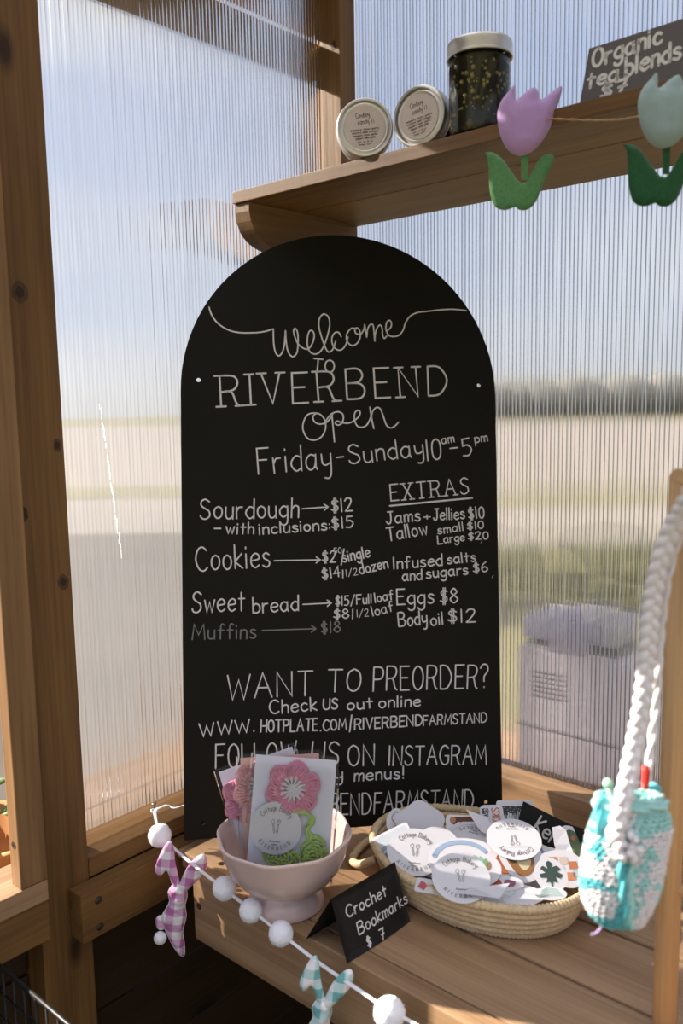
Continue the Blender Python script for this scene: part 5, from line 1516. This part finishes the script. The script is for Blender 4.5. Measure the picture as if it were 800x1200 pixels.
# things poking out of the pouch: a hook, a white card, a red piece, a blue ball end
def deepobj(name, label, cat, path, r, mat, head=None, hmat=None):
    mb = MB(); mb.tube([deep(*q) for q in path], r, 10)
    if head: mb.blob(deep(*head[0]), head[1], head[1], head[1], seg=12, rings=8, mi=1)
    o = mb.build(name, [mat, hmat or mat], None, True); tag(o, label, cat); return o
deepobj('crochet_hook', 'mint green knobbed crochet hook sticking out of the pouch, at its left', 'crochet hook', [(723, 965, .66), (718, 945, .66), (713, 922, .66)], .0022, C(.42, .62, .45), ((712, 918, .66), .0040), C(.35, .62, .45))
deepobj('red_stick', 'small glossy red stick end beside the white cord at the pouch mouth', 'stick', [(752, 960, .667), (755, 935, .667), (757, 905, .667), (756, 898, .667)], .0030, C(.62, .03, .02))
deepobj('stitch_stopper', 'turquoise ball on a thin loop behind the pouch mouth, beside the dowel', 'stopper', [(722, 922, .67), (735, 916, .672), (752, 918, .672), (764, 924, .672)], .0008, YTEAL, ((765, 926, .672), .0062), YTEAL)
cdm = frame(deep(752, 955, .676), CAM_R*.45+CAM_F*.9, -CAM_D+CAM_R*.10)
tag(flatcut('paper_tag', [(-.012, -.030), (.012, -.030), (.010, .022), (-.012, .028)], .0005, WHITEP, None, cdm), 'narrow white paper tag standing in the pouch mouth behind the red stick', 'tag')

# ------------------------------------------------------------------ black wire rack at the lower left
WZ = -.015
wd = Vector((1, 0, 0)); wn_ = Vector((0, -1, 0))
A0 = Vector((.080, -.70, WZ)); B0 = Vector((.40, -.70, WZ))
wr = thing('wire_rack', 'black wire basket rack at the lower left corner below the window', 'rack', Matrix.Translation((A0.x, A0.y, GZ)))
iv = Matrix.Translation((A0.x, A0.y, GZ)).inverted()
def wire(pts, r, nm='wire'):
    mb = MB(); mb.tube([iv @ Vector(p) for p in pts], r, 8); return mb.build(nm, BLACKWIRE, wr, True)
W_ = .26; Lw = (B0-A0).length
wire([A0, B0], .0026, 'rim'); wire([B0, B0+wn_*W_], .0026, 'rim'); wire([B0+wn_*W_, A0+wn_*W_], .0026, 'rim'); wire([A0+wn_*W_, A0], .0026, 'rim')
for i in range(1, 14):
    p = A0+wd*Lw*i/14; wire([p, p+Vector((0, 0, -.16)), p+wn_*W_+Vector((0, 0, -.16)), p+wn_*W_], .0014)
for j in range(1, 6):
    z = Vector((0, 0, -.032*j)); wire([A0+z, B0+z], .0014)
for j in range(1, 8):
    o_ = wn_*W_*j/8+Vector((0, 0, -.16)); wire([A0+o_, B0+o_], .0014)
for p in (A0, B0, A0+wn_*W_, B0+wn_*W_):
    wire([p, Vector((p.x, p.y, GZ+.001))], .004, 'leg')

# ------------------------------------------------------------------ outdoors
GRASS = plain('dry lawn', (.21, .19, .10), rough=1, spec=.05, var=.45, vscale=1.6)
DIRT = plain('packed dirt path', (.125, .108, .095), rough=1, spec=.05, var=.25, vscale=1.2)
GRAVEL = plain('pale gravel', (.29, .255, .225), rough=1, spec=.05, var=.2, vscale=3)
HEDGE = plain('dark hedge foliage', (.065, .066, .036), rough=1, spec=.05, var=.5, vscale=6)
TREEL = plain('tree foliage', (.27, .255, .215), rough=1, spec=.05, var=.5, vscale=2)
BARK = plain('bark', (.10, .08, .06), rough=1)
put('ground', [(-90, -60, GZ-.03), (90, -60, GZ-.03), (90, 120, GZ-.03), (-90, 120, GZ-.03)], [(0, 1, 2, 3)], GRASS)['kind'] = 'structure'
HR = Vector((CAM_R.x, CAM_R.y, 0)).normalized(); HF = Vector((CAM_F.x, CAM_F.y, 0)).normalized()
def out(r, f, z=GZ-.03): return Vector((CAM_O.x, CAM_O.y, 0))+HR*r+HF*f+Vector((0, 0, z))
def strip(name, f0, f1, mat, w=90, dz=.01):
    o = put(name, [out(-w, f0, GZ-.03+dz), out(w, f0, GZ-.03+dz), out(w, f1, GZ-.03+dz), out(-w, f1, GZ-.03+dz)], [(0, 1, 2, 3)], mat)
    o['kind'] = 'structure'
strip('gravel_lot', 9.8, 60.0, GRAVEL)
strip('grass_strip', 13.5, 15.5, GRASS, dz=.02)
a_, b_ = out(-40, 3.2), out(-1.2, 3.2)
put('gravel_path', [out(-40, 2.4, GZ-.018), out(.05, 2.4, GZ-.018), out(.25, 9.8, GZ-.018), out(-40, 9.8, GZ-.018)], [(0, 1, 2, 3)], DIRT)['kind'] = 'structure'
def bush(name, label, cat, c, rx, ry, rz, mat, seed, group=None, trunk=0):
    t = thing(name, label, cat, Matrix.Translation((c[0], c[1], GZ-.03)), group)
    r = random.Random(seed); mb = MB()
    for i in range(16):
        a = r.uniform(0, 2*pi); q = r.uniform(.2, .75)
        mb.blob((rx*q*cos(a), ry*q*sin(a), trunk+rz*r.uniform(.45, 1.45)), rx*r.uniform(.3, .5), ry*r.uniform(.3, .55), rz*r.uniform(.3, .5), seg=9, rings=7)
    for v in mb.v:
        v += Vector((noise.noise(v*3.1), noise.noise(v*3.1+Vector((5, 0, 0))), noise.noise(v*3.1+Vector((0, 7, 0)))))*min(rx, rz)*.22
    mb.build('foliage', mat, t)
    mb = MB(); mb.tube([(0, 0, 0), (.05, 0, trunk+rz*.5), (0, .05, trunk+rz)], [max(.05, rx*.07)]*3, 8); mb.build('stem' if trunk == 0 else 'trunk', BARK, t, True)
    return t
SHL = ['dark green shrub outside at the far %s of the hedge row', 'dark green shrub outside, %s in the hedge row']
for i in range(7):
    r_ = -.9+i*1.08; p = out(r_, 6.9+.15*(i % 2), 0)
    bush('shrub', 'low dark green shrub, %s of the row seen through the right panel' % ('first', 'second', 'third', 'fourth', 'fifth', 'sixth', 'last')[i], 'shrub', (p.x, p.y, 0), .50, .40, .25, HEDGE, i, 'shrubs in a row beyond the right wall')
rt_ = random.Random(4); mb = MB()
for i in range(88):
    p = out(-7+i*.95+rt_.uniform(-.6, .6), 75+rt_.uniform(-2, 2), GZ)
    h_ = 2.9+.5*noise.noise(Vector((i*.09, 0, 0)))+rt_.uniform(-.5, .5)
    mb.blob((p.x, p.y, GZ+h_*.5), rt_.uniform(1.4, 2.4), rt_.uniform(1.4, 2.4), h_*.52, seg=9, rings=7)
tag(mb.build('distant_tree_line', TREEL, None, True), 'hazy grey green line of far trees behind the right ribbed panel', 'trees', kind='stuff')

# white storage tote outside the right panel, on a low outdoor bench
ob = thing('outdoor_bench', 'low outdoor plank bench right behind the ribbed panel carrying the white tote', 'bench', Matrix.Translation((.4, .2, GZ)))
board('plank', (-.1, .045, -.030), (1.4, .175, -.008), WOODL, 'x', ob)
board('plank', (-.1, .180, -.030), (1.4, .31, -.008), WOODL, 'x', ob)
for x in (.0, 1.3):
    board('leg', (x, .06, GZ-.02), (x+.04, .10, -.031), WOODL, 'z', ob); board('leg', (x, .25, GZ-.02), (x+.04, .29, -.031), WOODL, 'z', ob)
TOTE = plain('white tote plastic', (.86, .82, .84), rough=.35, spec=.5)
_nt = TOTE.node_tree; _tl = N(_nt, 'ShaderNodeBsdfTranslucent'); _tl.inputs[0].default_value = (.95, .90, .92, 1)
_mx = N(_nt, 'ShaderNodeMixShader'); _mx.inputs[0].default_value = .72
_nt.links.new(_nt.nodes['Principled BSDF'].outputs[0], _mx.inputs[1]); _nt.links.new(_tl.outputs[0], _mx.inputs[2]); _tp = N(_nt, 'ShaderNodeBsdfTransparent'); _m2 = N(_nt, 'ShaderNodeMixShader'); _m2.inputs[0].default_value = .10
_nt.links.new(_mx.outputs[0], _m2.inputs[1]); _nt.links.new(_tp.outputs[0], _m2.inputs[2]); _nt.links.new(_m2.outputs[0], _nt.nodes['Material Output'].inputs[0])
TOTEG = plain('grey tote latch', (.34, .30, .29), rough=.5)
to = thing('storage_tote', 'white plastic tote with raised lid tabs, seen blurred through the ribbed panel', 'tote', Matrix.Translation((.40, .12, -.008)))
ivt = Vector((.40, .12, -.008))
def tbox(name, a, b, m, par):
    mb = MB(); mb.box(a, b); o = mb.build(name, m); 
    bv = o.modifiers.new('b', 'BEVEL'); bv.width = .004; bv.segments = 3
    setw(o, par, Matrix.Identity(4)); return o
tbox('body', (.325, .040, -.008), (.490, .200, .225), TOTE, to)
tbox('lid_tab', (.333, .036, .240), (.375, .17, .272), TOTE, to)
tbox('lid', (.377, .034, .224), (.432, .18, .278), TOTE, to)
tbox('lid_tab', (.434, .036, .246), (.482, .17, .276), TOTE, to)
tbox('latch', (.333, .060, .2255), (.3765, .16, .2395), TOTEG, to)
tbox('latch', (.4325, .060, .2255), (.480, .16, .2455), TOTEG, to)
tbox('seam', (.3235, .0385, .100), (.4915, .0395, .103), TOTEG, to)
em_ = MB()
for i in range(6):
    em_.ribbon([(.350, .188-i*.0075), (.350+.055, .190-i*.0075)], .0028, 0)
em_.v = [Vector((v.x, .0395, v.y)) for v in em_.v]
o = em_.build('embossed_mark', TOTEG, None); setw(o, to, Matrix.Identity(4))
to2 = tbox('storage_bin', (.495, .21, -.008), (.80, .30, .165), plain('pale blue bin', (.50, .58, .68), rough=.4), ob)
to2.parent = None; to2.matrix_basis = Matrix.Identity(4)
tag(to2, 'pale blue bin standing behind the white tote outside the panel', 'bin')
# low plank staging outside the left panel
pl = thing('plank_staging', 'low brown plank staging outside, seen through the foot of the left panel', 'bench', Matrix.Translation((-.3, -.1, GZ)))
for i in range(2):
    board('plank', (-.255+i*.106, -.50, -.034), (-.153+i*.106, .03, -.012), WOOD, 'y', pl)
for x in (-.25, -.09):
    for y in (-.48, -.02): board('leg', (x, y, GZ-.03), (x+.04, y+.04, -.0345), WOOD, 'z', pl)
POT = plain('terracotta', (.50, .22, .07), rough=.8)
pp = deep(4, 962, 1.30); pp = Vector((-.15, -.60, 0))
tp = thing('terracotta_pot', 'tall orange terracotta pot glimpsed through the open window at the left edge', 'pot', Matrix.Translation((pp.x, pp.y, GZ-.03)))
mb = MB(); mb.lathe([(0, .0), (.060, 0), (.082, .84), (.092, .84), (.094, .90), (.080, .90), (.074, .85), (0, .85)], 28); mb.build('pot_body', POT, tp, True)
LEAFG = plain('herb leaf', (.16, .26, .10), rough=.7)
r = random.Random(3)
mb = MB()
for i in range(26):
    a = r.uniform(0, 6.28); q = r.uniform(.01, .09); z = r.uniform(.88, .96)
    m_ = Matrix.Rotation(a, 3, 'Z') @ Matrix.Rotation(r.uniform(-.8, .8), 3, 'Y')
    mb.blob((q*cos(a), q*sin(a), z), .022, .010, .003, m_, seg=6, rings=4)
mb.build('leaf_cluster', LEAFG, tp, True, kind='stuff')
fn = thing('board_fence', 'dark stained board fence outside beyond the open window', 'fence', Matrix.Translation((-2.2, -1.0, GZ)))
for i in range(18):
    board('board', (-2.25, -3.6+i*.19, GZ-.03), (-2.22, -3.6+i*.19+.18, .55), WOODD, 'z', fn)
